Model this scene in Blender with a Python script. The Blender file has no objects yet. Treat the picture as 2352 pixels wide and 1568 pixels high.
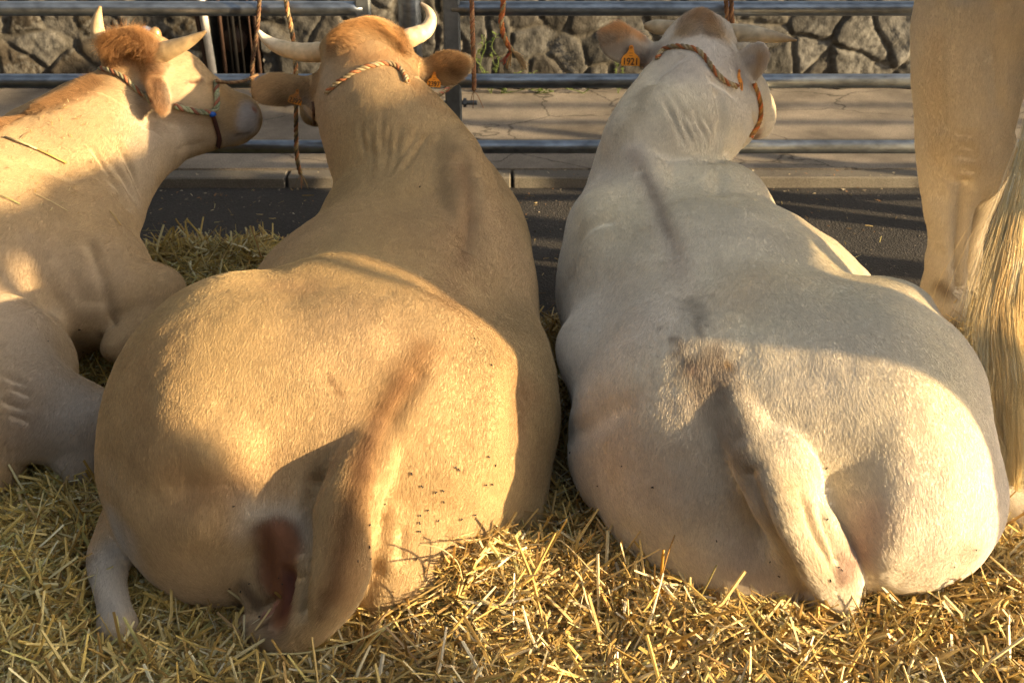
import bpy, math, random
import numpy as np
from mathutils import Vector, Matrix
from mathutils.bvhtree import BVHTree

FUR = True           # short coat hairs on the animals
rng = np.random.default_rng(11)
random.seed(5)
sc = bpy.context.scene
COL = sc.collection

# ------------------------------------------------------------------ camera
CH, TH, F = 1.85, math.radians(28.0), 2700.0      # height, pitch down, focal length in px of a 2352 wide picture
cam_d = bpy.data.cameras.new("camera"); cam = bpy.data.objects.new("camera", cam_d); COL.objects.link(cam)
cam.location = (0, 0, CH); cam.rotation_euler = (math.radians(90) - TH, 0, 0)
cam_d.sensor_width = 36.0; cam_d.lens = 36.0 * F / 2352.0
cam_d.clip_start = 0.05; cam_d.clip_end = 2000
cam_d.dof.use_dof = True; cam_d.dof.focus_distance = 2.85; cam_d.dof.aperture_fstop = 7.0
sc.camera = cam

# ------------------------------------------------------------------ sky, sun, exposure
SUN_EL, SUN_AZ = math.radians(15.0), math.radians(-20.0)   # azimuth of the sun measured from +X towards +Y
sun_dir = Vector((math.cos(SUN_EL) * math.cos(SUN_AZ), math.cos(SUN_EL) * math.sin(SUN_AZ), math.sin(SUN_EL)))
w = bpy.data.worlds.new("World"); sc.world = w; w.use_nodes = True
nt = w.node_tree; nt.nodes.clear()
sky = nt.nodes.new("ShaderNodeTexSky"); sky.sky_type = 'NISHITA'; sky.sun_disc = False
sky.sun_elevation = SUN_EL; sky.sun_rotation = math.radians(90) - SUN_AZ
sky.air_density = 1.0; sky.dust_density = 2.5; sky.ozone_density = 0.6
bg = nt.nodes.new("ShaderNodeBackground"); bg.inputs[1].default_value = 0.105
wo = nt.nodes.new("ShaderNodeOutputWorld")
hs_ = nt.nodes.new('ShaderNodeHueSaturation'); hs_.inputs['Saturation'].default_value = .55
tn = nt.nodes.new('ShaderNodeMix'); tn.data_type = 'RGBA'; tn.blend_type = 'MULTIPLY'; tn.inputs[0].default_value = 1; tn.inputs[7].default_value = (1.0, .965, .89, 1)
nt.links.new(sky.outputs[0], hs_.inputs['Color']); nt.links.new(hs_.outputs[0], tn.inputs[6]); nt.links.new(tn.outputs[2], bg.inputs[0]); nt.links.new(bg.outputs[0], wo.inputs[0])
sl = bpy.data.lights.new("sun", 'SUN'); sl.energy = 5.0; sl.angle = math.radians(0.9); sl.color = (1.0, 0.74, 0.41)
so = bpy.data.objects.new("sun", sl); COL.objects.link(so)
so.rotation_euler = sun_dir.to_track_quat('Z', 'Y').to_euler()
vs = sc.view_settings; vs.view_transform = 'Standard'; vs.look = 'None'; vs.gamma = 1.0; vs.exposure = 1.57
sc.cycles.max_bounces = 6; sc.cycles.diffuse_bounces = 3
try:
    sc.cycles_curves.shape = 'RIBBONS'; sc.cycles_curves.subdivisions = 2
except Exception: pass

# ------------------------------------------------------------------ helpers
CAMP = np.array([0, 0, CH]); FW = np.array([0, math.cos(TH), -math.sin(TH)]); UP = np.array([0, math.sin(TH), math.cos(TH)]); RT = np.array([1.0, 0, 0])
def ray(px, py): return FW + RT * (px - 1176) / F + UP * (784 - py) / F
def P(px, py, Y):                       # a point of the picture plane pushed out to world depth Y
    d = ray(px, py); return CAMP + d * (Y / d[1])
def G(px, py, z=0.0):                   # the point of height z seen at a pixel
    d = ray(px, py); return CAMP + d * ((z - CH) / d[2])
def proj(p):
    q = np.asarray(p) - CAMP; dz = q @ FW
    return 1176 + F * (q @ RT) / dz, 784 - F * (q @ UP) / dz

def tag(o, label=None, cat=None, group=None, kind=None):
    if label: o['label'] = label
    if cat: o['category'] = cat
    if group: o['group'] = group
    if kind: o['kind'] = kind
    return o
def link(name, me, parent=None, mats=()):
    o = bpy.data.objects.new(name, me); COL.objects.link(o)
    for m in mats: me.materials.append(m)
    if parent is not None: o.parent = parent
    return o
def mesh_np(name, V, Fq, smooth=True, col=None, mat_idx=None):
    """V (n,3); Fq list of faces or (m,k) array"""
    me = bpy.data.meshes.new(name)
    V = np.asarray(V, dtype=np.float32)
    if isinstance(Fq, np.ndarray):
        m, k = Fq.shape
        me.vertices.add(len(V)); me.vertices.foreach_set("co", V.ravel())
        me.loops.add(m * k); me.loops.foreach_set("vertex_index", Fq.astype(np.int32).ravel())
        me.polygons.add(m); me.polygons.foreach_set("loop_start", np.arange(0, m * k, k, dtype=np.int32))
        me.update(calc_edges=True)
    else:
        me.from_pydata([tuple(v) for v in V], [], [tuple(int(i) for i in f) for f in Fq])
    me.validate()
    me.polygons.foreach_set("use_smooth", np.full(len(me.polygons), smooth))
    if col is not None:
        a = me.color_attributes.new("Col", 'FLOAT_COLOR', 'POINT')
        c = np.ones((len(V), 4), dtype=np.float32); c[:, :3] = col
        a.data.foreach_set("color", c.ravel())
    if mat_idx is not None: me.polygons.foreach_set("material_index", np.asarray(mat_idx, dtype=np.int32))
    me.update()
    return me

class MB:
    """collects simple shapes with one colour each into one mesh"""
    def __init__(s): s.V = []; s.F = []; s.C = []; s.M = []; s.n = 0
    def add(s, V, Fc, col=(1, 1, 1), m=0):
        V = np.asarray(V, float); s.V.append(V)
        s.F += [tuple(i + s.n for i in f) for f in Fc]; s.M += [m] * len(Fc)
        c = np.asarray(col, float); s.C.append(np.tile(c, (len(V), 1)) if c.ndim == 1 else c); s.n += len(V)
    def box(s, c, d, R=None, col=(1, 1, 1), m=0, bev=0.0):
        c = np.asarray(c, float); d = np.asarray(d, float) / 2
        if bev > 0:
            pts = []
            for sx in (-1, 1):
                for sy in (-1, 1):
                    for sz in (-1, 1):
                        for ax in range(3):
                            q = np.array([sx, sy, sz], float) * d
                            q -= np.array([sx, sy, sz]) * bev; q[ax] += (sx, sy, sz)[ax] * bev
                            pts.append(q)
            import bmesh
            bm = bmesh.new(); vs_ = [bm.verts.new(p) for p in pts]; bmesh.ops.convex_hull(bm, input=vs_)
            bm.verts.index_update(); V = np.array([v.co[:] for v in bm.verts]); Fc = [[v.index for v in f.verts] for f in bm.faces]; bm.free()
        else:
            V = np.array([[x, y, z] for x in (-1, 1) for y in (-1, 1) for z in (-1, 1)], float) * d
            Fc = [(0, 1, 3, 2), (4, 6, 7, 5), (0, 4, 5, 1), (2, 3, 7, 6), (0, 2, 6, 4), (1, 5, 7, 3)]
        if R is not None: V = V @ np.asarray(R).T
        s.add(V + c, Fc, col, m)
    def tube(s, pts, r, n=12, col=(1, 1, 1), cap=True, m=0, ell=None):
        pts = np.asarray(pts, float); k = len(pts); r = np.broadcast_to(np.asarray(r, float), (k,))
        T = np.gradient(pts, axis=0); T /= np.linalg.norm(T, axis=1)[:, None] + 1e-12
        u = np.cross(T[0], [0, 0, 1.0]);
        if np.linalg.norm(u) < 1e-3: u = np.cross(T[0], [0, 1.0, 0])
        u /= np.linalg.norm(u); V = []; a = np.linspace(0, 2 * np.pi, n, endpoint=False)
        for i in range(k):
            u = u - T[i] * (u @ T[i]); u /= np.linalg.norm(u); v = np.cross(T[i], u)
            e = 1.0 if ell is None else ell
            V.append(pts[i] + r[i] * (np.cos(a)[:, None] * u + e * np.sin(a)[:, None] * v))
        V = np.concatenate(V); Fc = []
        for i in range(k - 1):
            for j in range(n):
                j2 = (j + 1) % n; Fc.append((i * n + j, i * n + j2, (i + 1) * n + j2, (i + 1) * n + j))
        if cap: Fc.append(tuple(range(n - 1, -1, -1))); Fc.append(tuple((k - 1) * n + j for j in range(n)))
        c = np.asarray(col, float)
        if c.ndim == 2: c = np.repeat(c, n, axis=0)
        s.add(V, Fc, c, m)
    def build(s, name, mats, parent=None, smooth=True):
        me = mesh_np(name, np.concatenate(s.V), s.F, smooth, np.concatenate(s.C), s.M)
        return link(name, me, parent, mats if isinstance(mats, (list, tuple)) else [mats])

def catmull(pts, n=8):
    pts = np.asarray(pts, float); k = len(pts); q = np.vstack([2 * pts[0] - pts[1], pts, 2 * pts[-1] - pts[-2]]); out = []
    for i in range(k - 1):
        p0, p1, p2, p3 = q[i:i + 4]
        for t in np.linspace(0, 1, n, endpoint=False):
            out.append(0.5 * ((2 * p1) + (-p0 + p2) * t + (2 * p0 - 5 * p1 + 4 * p2 - p3) * t * t + (-p0 + 3 * p1 - 3 * p2 + p3) * t ** 3))
    out.append(pts[-1]); return np.array(out)

# value noise, vectorised
_perm = rng.random((64, 64, 64)).astype(np.float32)
def vnoise(p, s):
    p = np.asarray(p) * s + 1000.0; i = np.floor(p).astype(int); f = p - i; f = f * f * (3 - 2 * f); r = 0
    for dx in (0, 1):
        for dy in (0, 1):
            for dz in (0, 1):
                wgt = (f[..., 0] if dx else 1 - f[..., 0]) * (f[..., 1] if dy else 1 - f[..., 1]) * (f[..., 2] if dz else 1 - f[..., 2])
                r = r + wgt * _perm[(i[..., 0] + dx) % 64, (i[..., 1] + dy) % 64, (i[..., 2] + dz) % 64]
    return r

# ------------------------------------------------------------------ materials
def new_mat(name):
    m = bpy.data.materials.new(name); m.use_nodes = True; nt = m.node_tree; nt.nodes.clear()
    o = nt.nodes.new("ShaderNodeOutputMaterial"); b = nt.nodes.new("ShaderNodeBsdfPrincipled")
    nt.links.new(b.outputs[0], o.inputs[0]); return m, nt, b
def N(nt, t, **kw):
    n = nt.nodes.new(t)
    for k, v in kw.items(): setattr(n, k, v)
    return n
def mat(name, col=None, rough=0.6, vary=0.25, scale=30.0, bump=0.2, bscale=None, metal=0.0, bdist=0.002, stretch=None, spec=0.3, vary2=0.0, scale2=3.0):
    """base colour (or the mesh's own Col attribute) broken up by noise, with a noise bump"""
    m, nt, b = new_mat(name); L = nt.links
    tc = N(nt, "ShaderNodeTexCoord"); mp = N(nt, "ShaderNodeMapping")
    L.new(tc.outputs['Object'], mp.inputs[0])
    if stretch: mp.inputs['Scale'].default_value = stretch
    n1 = N(nt, "ShaderNodeTexNoise"); n1.inputs['Scale'].default_value = scale; n1.inputs['Detail'].default_value = 6
    L.new(mp.outputs[0], n1.inputs[0])
    if col is None:
        at = N(nt, "ShaderNodeAttribute", attribute_name="Col"); csrc = at.outputs['Color']
    else:
        rg = N(nt, "ShaderNodeRGB"); rg.outputs[0].default_value = (*col, 1); csrc = rg.outputs[0]
    hs = N(nt, "ShaderNodeHueSaturation"); L.new(csrc, hs.inputs['Color'])
    mr = N(nt, "ShaderNodeMapRange"); mr.inputs[1].default_value = .25; mr.inputs[2].default_value = .75
    mr.inputs[3].default_value = 1 - vary; mr.inputs[4].default_value = 1 + vary
    L.new(n1.outputs[0], mr.inputs[0])
    last = mr.outputs[0]
    if vary2:
        n2 = N(nt, "ShaderNodeTexNoise"); n2.inputs['Scale'].default_value = scale2; n2.inputs['Detail'].default_value = 4; L.new(mp.outputs[0], n2.inputs[0])
        m2 = N(nt, "ShaderNodeMapRange"); m2.inputs[1].default_value = .3; m2.inputs[2].default_value = .7; m2.inputs[3].default_value = 1 - vary2; m2.inputs[4].default_value = 1 + vary2
        L.new(n2.outputs[0], m2.inputs[0]); mu = N(nt, "ShaderNodeMath", operation='MULTIPLY'); L.new(last, mu.inputs[0]); L.new(m2.outputs[0], mu.inputs[1]); last = mu.outputs[0]
    L.new(last, hs.inputs['Value']); L.new(hs.outputs[0], b.inputs['Base Color'])
    b.inputs['Roughness'].default_value = rough; b.inputs['Metallic'].default_value = metal
    b.inputs['Specular IOR Level'].default_value = spec
    if bump:
        n3 = N(nt, "ShaderNodeTexNoise"); n3.inputs['Scale'].default_value = bscale or scale * 2; n3.inputs['Detail'].default_value = 8; L.new(mp.outputs[0], n3.inputs[0])
        bp = N(nt, "ShaderNodeBump"); bp.inputs['Strength'].default_value = bump; bp.inputs['Distance'].default_value = bdist
        L.new(n3.outputs[0], bp.inputs['Height']); L.new(bp.outputs[0], b.inputs['Normal'])
    return m
M = {}
M['hide'] = mat('hide', None, .75, .10, 60, .35, 220, bdist=.003, vary2=.05, scale2=7, spec=.15)
def hair_mat(name, rough=.55):
    m, nt, b = new_mat(name); at = N(nt, "ShaderNodeAttribute", attribute_name="Col")
    nt.links.new(at.outputs['Color'], b.inputs['Base Color']); b.inputs['Roughness'].default_value = rough
    b.inputs['Specular IOR Level'].default_value = .12
    return m
M['hair'] = hair_mat('coat_hair', .8)
M['horn'] = mat('horn', None, .45, .30, 40, .5, 120, stretch=(1, 1, 1), vary2=.28, scale2=16, spec=.35)
M['rope'] = mat('rope', None, .85, .3, 180, .6, 500)
M['tagp'] = mat('tag_plastic', None, .45, .08, 60, .1)
M['steel'] = mat('galvanised_steel', (.26, .29, .33), .34, .40, 38, .35, 160, metal=.9, stretch=(.5, 1, 1), vary2=.3, scale2=6, spec=.5)
M['steel_post'] = mat('galvanised_post', (.17, .185, .195), .5, .2, 50, .2, 200, metal=.6, vary2=.15, spec=.5)
M['black'] = mat('dark_iron', (.015, .014, .014), .5, .2, 40, .1)
M['white_paint'] = mat('white_paint', (.62, .58, .52), .5, .12, 40, .1)
M['rust'] = mat('rusty_iron', (.06, .035, .025), .7, .3, 60, .3)

# ------------------------------------------------------------------ implicit bodies
class SDF:
    def __init__(s, lo, hi, h=.0075):
        s.lo = np.array(lo, float); s.h = h; s.n = np.ceil((np.array(hi) - s.lo) / h).astype(int) + 1
        s.D = np.full(s.n, .3, np.float32)
    def _sub(s, lo, hi):
        a = np.clip(np.floor((lo - s.lo) / s.h).astype(int), 0, s.n - 1); b = np.clip(np.ceil((hi - s.lo) / s.h).astype(int) + 1, 1, s.n)
        if (b <= a).any(): return None, None
        ax = [(s.lo[i] + s.h * np.arange(a[i], b[i])).astype(np.float32) for i in range(3)]
        return tuple(slice(a[i], b[i]) for i in range(3)), np.meshgrid(*ax, indexing='ij', sparse=True)
    def _merge(s, sl, d, k, sub=False):
        if sub:
            a = s.D[sl]; b = -d; hh = np.clip(.5 + .5 * (a - b) / k, 0, 1) if k > 0 else (a > b) * 1.0
            s.D[sl] = b + (a - b) * hh + k * hh * (1 - hh)
        else:
            a = s.D[sl]; hh = np.clip(.5 + .5 * (a - d) / k, 0, 1)
            s.D[sl] = a + (d - a) * hh - k * hh * (1 - hh)
    def ell(s, c, r, k=.06, R=None, sub=False):
        """ellipsoid; R rows = its own axes"""
        c = np.asarray(c, float); r = np.asarray(r, float); m = max(r) + k + .03 if R is not None else r + k + .03
        sl, g = s._sub(c - m, c + m)
        if sl is None: return
        q = [g[i] - c[i] for i in range(3)]
        if R is not None: R = np.asarray(R, np.float32); q = [R[j][0] * q[0] + R[j][1] * q[1] + R[j][2] * q[2] for j in range(3)]
        a = np.sqrt((q[0] / r[0]) ** 2 + (q[1] / r[1]) ** 2 + (q[2] / r[2]) ** 2)
        b = np.sqrt((q[0] / r[0] ** 2) ** 2 + (q[1] / r[1] ** 2) ** 2 + (q[2] / r[2] ** 2) ** 2) + 1e-6
        d = np.where(a > .05, a * (a - 1) / b, -min(r))
        s._merge(sl, d.astype(np.float32), k, sub)
    def cone(s, a, b, ra, rb, k=.05, sub=False, flat=None):
        a = np.asarray(a, float); b = np.asarray(b, float); m = max(ra, rb) + k + .03
        sl, g = s._sub(np.minimum(a, b) - m, np.maximum(a, b) + m)
        if sl is None: return
        ab = b - a; q = [g[i] - a[i] for i in range(3)]
        t = np.clip((q[0] * ab[0] + q[1] * ab[1] + q[2] * ab[2]) / (ab @ ab), 0, 1)
        d = np.sqrt(sum((q[i] - ab[i] * t) ** 2 for i in range(3))) - (ra + (rb - ra) * t)
        s._merge(sl, d.astype(np.float32), k, sub)
    def chain(s, pts, rs, k=.05, n=5, sub=False):
        Q = catmull(np.asarray(pts, float), n); R_ = catmull(np.asarray(rs, float)[:, None], n)[:, 0]
        for i in range(len(Q) - 1): s.cone(Q[i], Q[i + 1], R_[i], R_[i + 1], k if i == 0 else min(k, .03), sub)
    def mesh(s, smooth=3):
        D = s.D; ng = D < 0; n = s.n
        ng[0], ng[-1] = False, False; ng[:, 0] = False; ng[:, -1] = False; ng[:, :, 0] = False; ng[:, :, -1] = False
        D = np.where(ng, D, np.maximum(D, 1e-4))
        cnt = np.zeros(n - 1, np.int8)
        offs = [(i, j, k) for i in (0, 1) for j in (0, 1) for k in (0, 1)]
        for o in offs: cnt += ng[o[0]:n[0] - 1 + o[0], o[1]:n[1] - 1 + o[1], o[2]:n[2] - 1 + o[2]]
        I = np.argwhere((cnt > 0) & (cnt < 8)); m = len(I)
        vals = {o: D[I[:, 0] + o[0], I[:, 1] + o[1], I[:, 2] + o[2]] for o in offs}
        acc = np.zeros((m, 3)); w = np.zeros(m)
        for a in offs:
            for ax in range(3):
                if a[ax]: continue
                b = list(a); b[ax] = 1; b = tuple(b); va, vb = vals[a], vals[b]; cr = (va < 0) != (vb < 0)
                t = np.where(cr, va / np.where(cr, va - vb, 1), 0); p = np.tile(np.array(a, float), (m, 1)); p[:, ax] = t
                acc += p * cr[:, None]; w += cr
        V = (I + acc / w[:, None]) * s.h + s.lo
        idx = np.full(n - 1, -1, np.int32); idx[I[:, 0], I[:, 1], I[:, 2]] = np.arange(m)
        Fs = []
        for ax in range(3):
            sh = [slice(None)] * 3; sh2 = [slice(None)] * 3; sh[ax] = slice(0, -1); sh2[ax] = slice(1, None)
            A, B = ng[tuple(sh)], ng[tuple(sh2)]; E = np.argwhere(A != B); inn = A[E[:, 0], E[:, 1], E[:, 2]]
            u, v = [(1, 2), (2, 0), (0, 1)][ax]; q = []
            for du, dv in ((-1, -1), (0, -1), (0, 0), (-1, 0)):
                e = E.copy(); e[:, u] += du; e[:, v] += dv; q.append(idx[e[:, 0], e[:, 1], e[:, 2]])
            q = np.stack(q, 1); q[~inn] = q[~inn][:, ::-1]; Fs.append(q)
        Fq = np.concatenate(Fs); Fq = Fq[(Fq >= 0).all(1)]
        # keep the largest connected shell's worth: drop nothing, smooth a little
        e = np.concatenate([Fq[:, [0, 1]], Fq[:, [1, 2]], Fq[:, [2, 3]], Fq[:, [3, 0]]]); e = np.concatenate([e, e[:, ::-1]])
        deg = np.bincount(e[:, 0], minlength=m).astype(float); deg[deg == 0] = 1
        for _ in range(smooth):
            S = np.stack([np.bincount(e[:, 0], V[e[:, 1], c], minlength=m) for c in range(3)], 1) / deg[:, None]
            V = V + .5 * (S - V)
        return V, Fq

def normals(V, Fq):
    n = np.cross(V[Fq[:, 2]] - V[Fq[:, 0]], V[Fq[:, 3]] - V[Fq[:, 1]]); a = np.zeros_like(V)
    for j in range(4):
        for c in range(3): a[:, c] += np.bincount(Fq[:, j], n[:, c], minlength=len(V))
    return a / (np.linalg.norm(a, axis=1)[:, None] + 1e-12)
def polydist(V, pts):
    """distance of every vertex to a polyline and position 0..1 along it"""
    best = np.full(len(V), 9.0); tt = np.zeros(len(V)); pts = np.asarray(pts, float); n = len(pts) - 1
    if n == 0: return np.linalg.norm(V - pts[0], axis=1), tt
    for i in range(n):
        a, b = pts[i], pts[i + 1]; ab = b - a; t = np.clip(((V - a) @ ab) / (ab @ ab + 1e-12), 0, 1); d = np.linalg.norm(V - a - t[:, None] * ab, axis=1)
        u = d < best; best[u] = d[u]; tt[u] = ((i + t) / n)[u]
    return best, tt

def sstep0(a, b, x): t = np.clip((x - a) / (b - a), 0, 1); return t * t * (3 - 2 * t)
class Body:
    """a mesh grown from an SDF that can then be creased, bulged and coloured along strokes"""
    def __init__(s, sdf, base, smooth=3):
        s.V, s.F = sdf.mesh(smooth); s.n = normals(s.V, s.F); s.C = np.tile(np.array(base, float), (len(s.V), 1)); s.H = np.ones(len(s.V)); s.K = np.ones(len(s.V)); s.rebvh()
    def rebvh(s):
        T = np.concatenate([s.F[:, [0, 1, 2]], s.F[:, [0, 2, 3]]])
        s.bvh = BVHTree.FromPolygons(s.V.tolist(), T.tolist())
    def hit(s, px, py):
        d = ray(px, py); d = d / np.linalg.norm(d); r = s.bvh.ray_cast(Vector(CAMP), Vector(d))
        return (np.array(r[0]), np.array(r[1])) if r[0] is not None else (None, None)
    def path(s, pts):
        o = [s.hit(*p[:2])[0] for p in pts]; return [p for p in o if p is not None]
    def push(s, pts, wd, amt, taper=True, far=.5):
        q = s.path(pts)
        if len(q) < 1: return
        if len(q) > 2: q = catmull(q, 4)
        if wd >= .016: wd, amt = wd * 1.25, amt * .8
        d, t = polydist(s.V, q); g = np.exp(-(d / wd) ** 2)
        if taper and len(q) > 1 and wd < .016: g = g * np.clip(np.minimum(t, 1 - t) * 4, 0, 1)
        s.V = s.V + s.n * (g * amt)[:, None]
    def done_push(s):
        s.V = s.V + s.n * ((vnoise(s.V, 7) - .5) * .010 + (vnoise(s.V, 16) - .5) * .005 + (vnoise(s.V, 34) - .5) * .0022)[:, None]; s.n = normals(s.V, s.F); s.rebvh()
    def paint(s, pts, wd, col, a=.8, hard=1.0, taper=False, nz=.35, ns=25):
        q = s.path(pts)
        if len(q) < 1: return
        if len(q) > 2: q = catmull(q, 4)
        d, t = polydist(s.V, q); d = d * (1 + nz * 2 * (vnoise(s.V, ns) - .5)); g = np.exp(-(np.clip(d / wd, 0, 9) ** 2) ** hard) * a
        if taper: g = g * np.clip(np.minimum(t, 1 - t) * 4, 0, 1)
        s.C = s.C * (1 - g[:, None]) + np.array(col) * g[:, None]
    def hairlen(s, pts, wd, f):
        q = s.path(pts)
        if not q: return
        if len(q) > 2: q = catmull(q, 4)
        d, t = polydist(s.V, q); s.H = np.maximum(s.H, 1 + (f - 1) * np.exp(-(d / wd) ** 2))
    def shorten(s, pts, wd, f):
        q = np.asarray(pts, float); d, t = polydist(s.V, q); s.H = s.H * (1 - (1 - f) * np.exp(-(d / wd) ** 4))
    def bald(s, pts, wd):
        q = s.path(pts); d, t = polydist(s.V, catmull(q, 4) if len(q) > 2 else q); s.K = np.minimum(s.K, sstep0(wd * .75, wd * 1.1, d))
    def build(s, name, parent=None, m='hide'):
        return link(name, mesh_np(name, s.V, s.F, True, np.clip(s.C, 0, 1)), parent, [M[m]])

def make_curves(name, pts, rad, col, parent, m):
    """pts (n,k,3), rad (n,k), col (n,3): one hair curves object"""
    n, k = pts.shape[:2]
    hc = bpy.data.hair_curves.new(name); hc.add_curves([k] * n)
    hc.attributes['position'].data.foreach_set('vector', pts.reshape(-1).astype(np.float32))
    ra = hc.attributes.get('radius') or hc.attributes.new('radius', 'FLOAT', 'POINT'); ra.data.foreach_set('value', rad.reshape(-1).astype(np.float32))
    ca = hc.attributes.new('Col', 'FLOAT_COLOR', 'POINT'); cc = np.ones((n, k, 4), np.float32); cc[..., :3] = col[:, None, :] if col.ndim == 2 else col
    ca.data.foreach_set('color', cc.ravel())
    o = bpy.data.objects.new(name, hc); COL.objects.link(o); hc.materials.append(M[m] if isinstance(m, str) else m)
    if parent is not None: o.parent = parent
    return o

def fur(body, parent, count, flow, length=.013, r=.00023, lift=.11, name='coat', jitter=.09, cvar=.17, where=None, clump=.0):
    V, Fq, Nn = body.V, body.F, body.n
    T = np.concatenate([Fq[:, [0, 1, 2]], Fq[:, [0, 2, 3]]])
    c = V[T].mean(1); q = c - CAMP; dz = q @ FW; px = 1176 + F * (q @ RT) / dz; py = 784 - F * (q @ UP) / dz
    nn = Nn[T].mean(1); fac = -(nn * q).sum(1) / np.linalg.norm(q, axis=1)
    ok = (px > -250) & (px < 2600) & (py > -200) & (py < 1750) & (fac > -.35) & (c[:, 2] > 0)
    wt = None
    if where is not None: wt = where(c); ok &= wt > .03; wt = wt[ok]
    T = T[ok]; fac = fac[ok]
    ar = np.linalg.norm(np.cross(V[T[:, 1]] - V[T[:, 0]], V[T[:, 2]] - V[T[:, 0]]), axis=1) * np.where(fac > 0, 1, .5) * np.clip(body.K[T].mean(1), 0, 1) * (1 if wt is None else wt)
    i = rng.choice(len(T), count, p=ar / ar.sum()); b = rng.dirichlet((1, 1, 1), count)[:, :, None]
    p = (V[T[i]] * b).sum(1); n = (Nn[T[i]] * b).sum(1); n /= np.linalg.norm(n, axis=1)[:, None]
    C = (body.C[T[i]] * b).sum(1); H = (body.H[T[i]] * b[:, :, 0]).sum(1)
    g = flow(p, n); nz = np.stack([vnoise(p + 7 * a, 9) - .5 for a in (1, 2, 3)], 1) * 1.3 + np.stack([vnoise(p + 3 * a, 40) - .5 for a in (1, 2, 3)], 1) * .12
    g = g / np.linalg.norm(g, axis=1)[:, None] + nz * jitter * 2 + rng.normal(0, .10, (count, 3)) * (1 + .6 * (H[:, None] - 1))
    g -= n * (g * n).sum(1)[:, None]; g /= np.linalg.norm(g, axis=1)[:, None] + 1e-9
    L = length * H * rng.uniform(.6, 1.25, count) * (1 if wt is None else (.35 + .65 * wt[i])[:count]); lf = lift * rng.uniform(.5, 1.6, count) * (1 + .25 * (H - 1))
    p1 = p + (g * .5 + n * lf[:, None] * .6) * L[:, None]; p2 = p + (g + n * lf[:, None] * .75) * L[:, None]
    pts = np.stack([p - n * .001, p1, p2], 1)
    rad = np.stack([np.full(count, r), np.full(count, r * .8), np.full(count, r * .15)], 1)
    C = C * (1 + rng.normal(0, cvar, count))[:, None] * (1 + .08 * (vnoise(p, 38) - .5))[:, None]
    make_curves(name, pts, rad, np.clip(C, 0, 1), parent, 'hair')

def axes(long, nrm):
    a = np.asarray(long, float); a /= np.linalg.norm(a); n = np.asarray(nrm, float); n = n - a * (n @ a); n /= np.linalg.norm(n); return np.array([a, np.cross(n, a), n])

def horn(parent, pts, rs, cols=((.50, .36, .2), (.66, .55, .38), (.35, .25, .16)), seed=0):
    Q = catmull(pts, 10); R_ = catmull(np.array(rs)[:, None], 10)[:, 0]; n = len(Q); t = np.linspace(0, 1, n)
    ring = 1 + .035 * np.sin(t * 60 + seed) * np.clip(1 - t * 1.6, 0, 1)
    c = np.array([np.array(cols[0]) * (1 - s / .5) + np.array(cols[1]) * s / .5 if s < .5 else np.array(cols[1]) * (1 - (s - .5) / .5) + np.array(cols[2]) * (s - .5) / .5 for s in t])
    b = MB(); b.tube(Q, R_ * ring, 20, c); return b.build('horn', M['horn'], parent)

ORANGE, TAN, RED, GREEN, CREAM = (.38, .13, .04), (.27, .18, .09), (.35, .06, .03), (.15, .15, .08), (.28, .21, .11)
def rope(name, pts, r=.008, cols=(ORANGE, TAN, (.45, .15, .05)), parent=None, pitch=.045, n=3, fray=0, seed=0, sm=8, flat=False):
    """three strands laid round one another along a path"""
    Q = catmull(pts, sm); d = np.r_[0, np.cumsum(np.linalg.norm(np.diff(Q, axis=0), axis=1))]; m = max(12, int(d[-1] / .004)); s = np.linspace(0, d[-1], m)
    Q = np.stack([np.interp(s, d, Q[:, c]) for c in range(3)], 1); T = np.gradient(Q, axis=0); T /= np.linalg.norm(T, axis=1)[:, None]
    u = np.cross(T[0], [.3, .5, 1.0]); U = []
    for i in range(m): u = u - T[i] * (u @ T[i]); u /= np.linalg.norm(u); U.append(u)
    U = np.array(U); W = np.cross(T, U); b = MB(); rr = np.random.default_rng(seed)
    for k in range(n):
        a = s / pitch * 2 * np.pi + k * 2 * np.pi / n; X = Q + r * .52 * (np.cos(a)[:, None] * U + np.sin(a)[:, None] * W)
        c = np.array(cols[k % len(cols)]); cc = c * (1 + .25 * np.sin(s * 40 + k))[:, None]
        b.tube(X, r * .56, 7, cc)
    for k in range(fray):
        e = Q[-1]; dv = T[-1] * .8 + rr.normal(0, .45, 3); dv[2] -= .5; L = rr.uniform(.02, .05); pp = [e, e + dv * L * .5, e + dv * L + np.array([0, 0, -.012])]
        b.tube(catmull(pp, 4), .0012, 4, cols[k % len(cols)])
    return b.build(name, M['rope'], parent)

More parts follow.
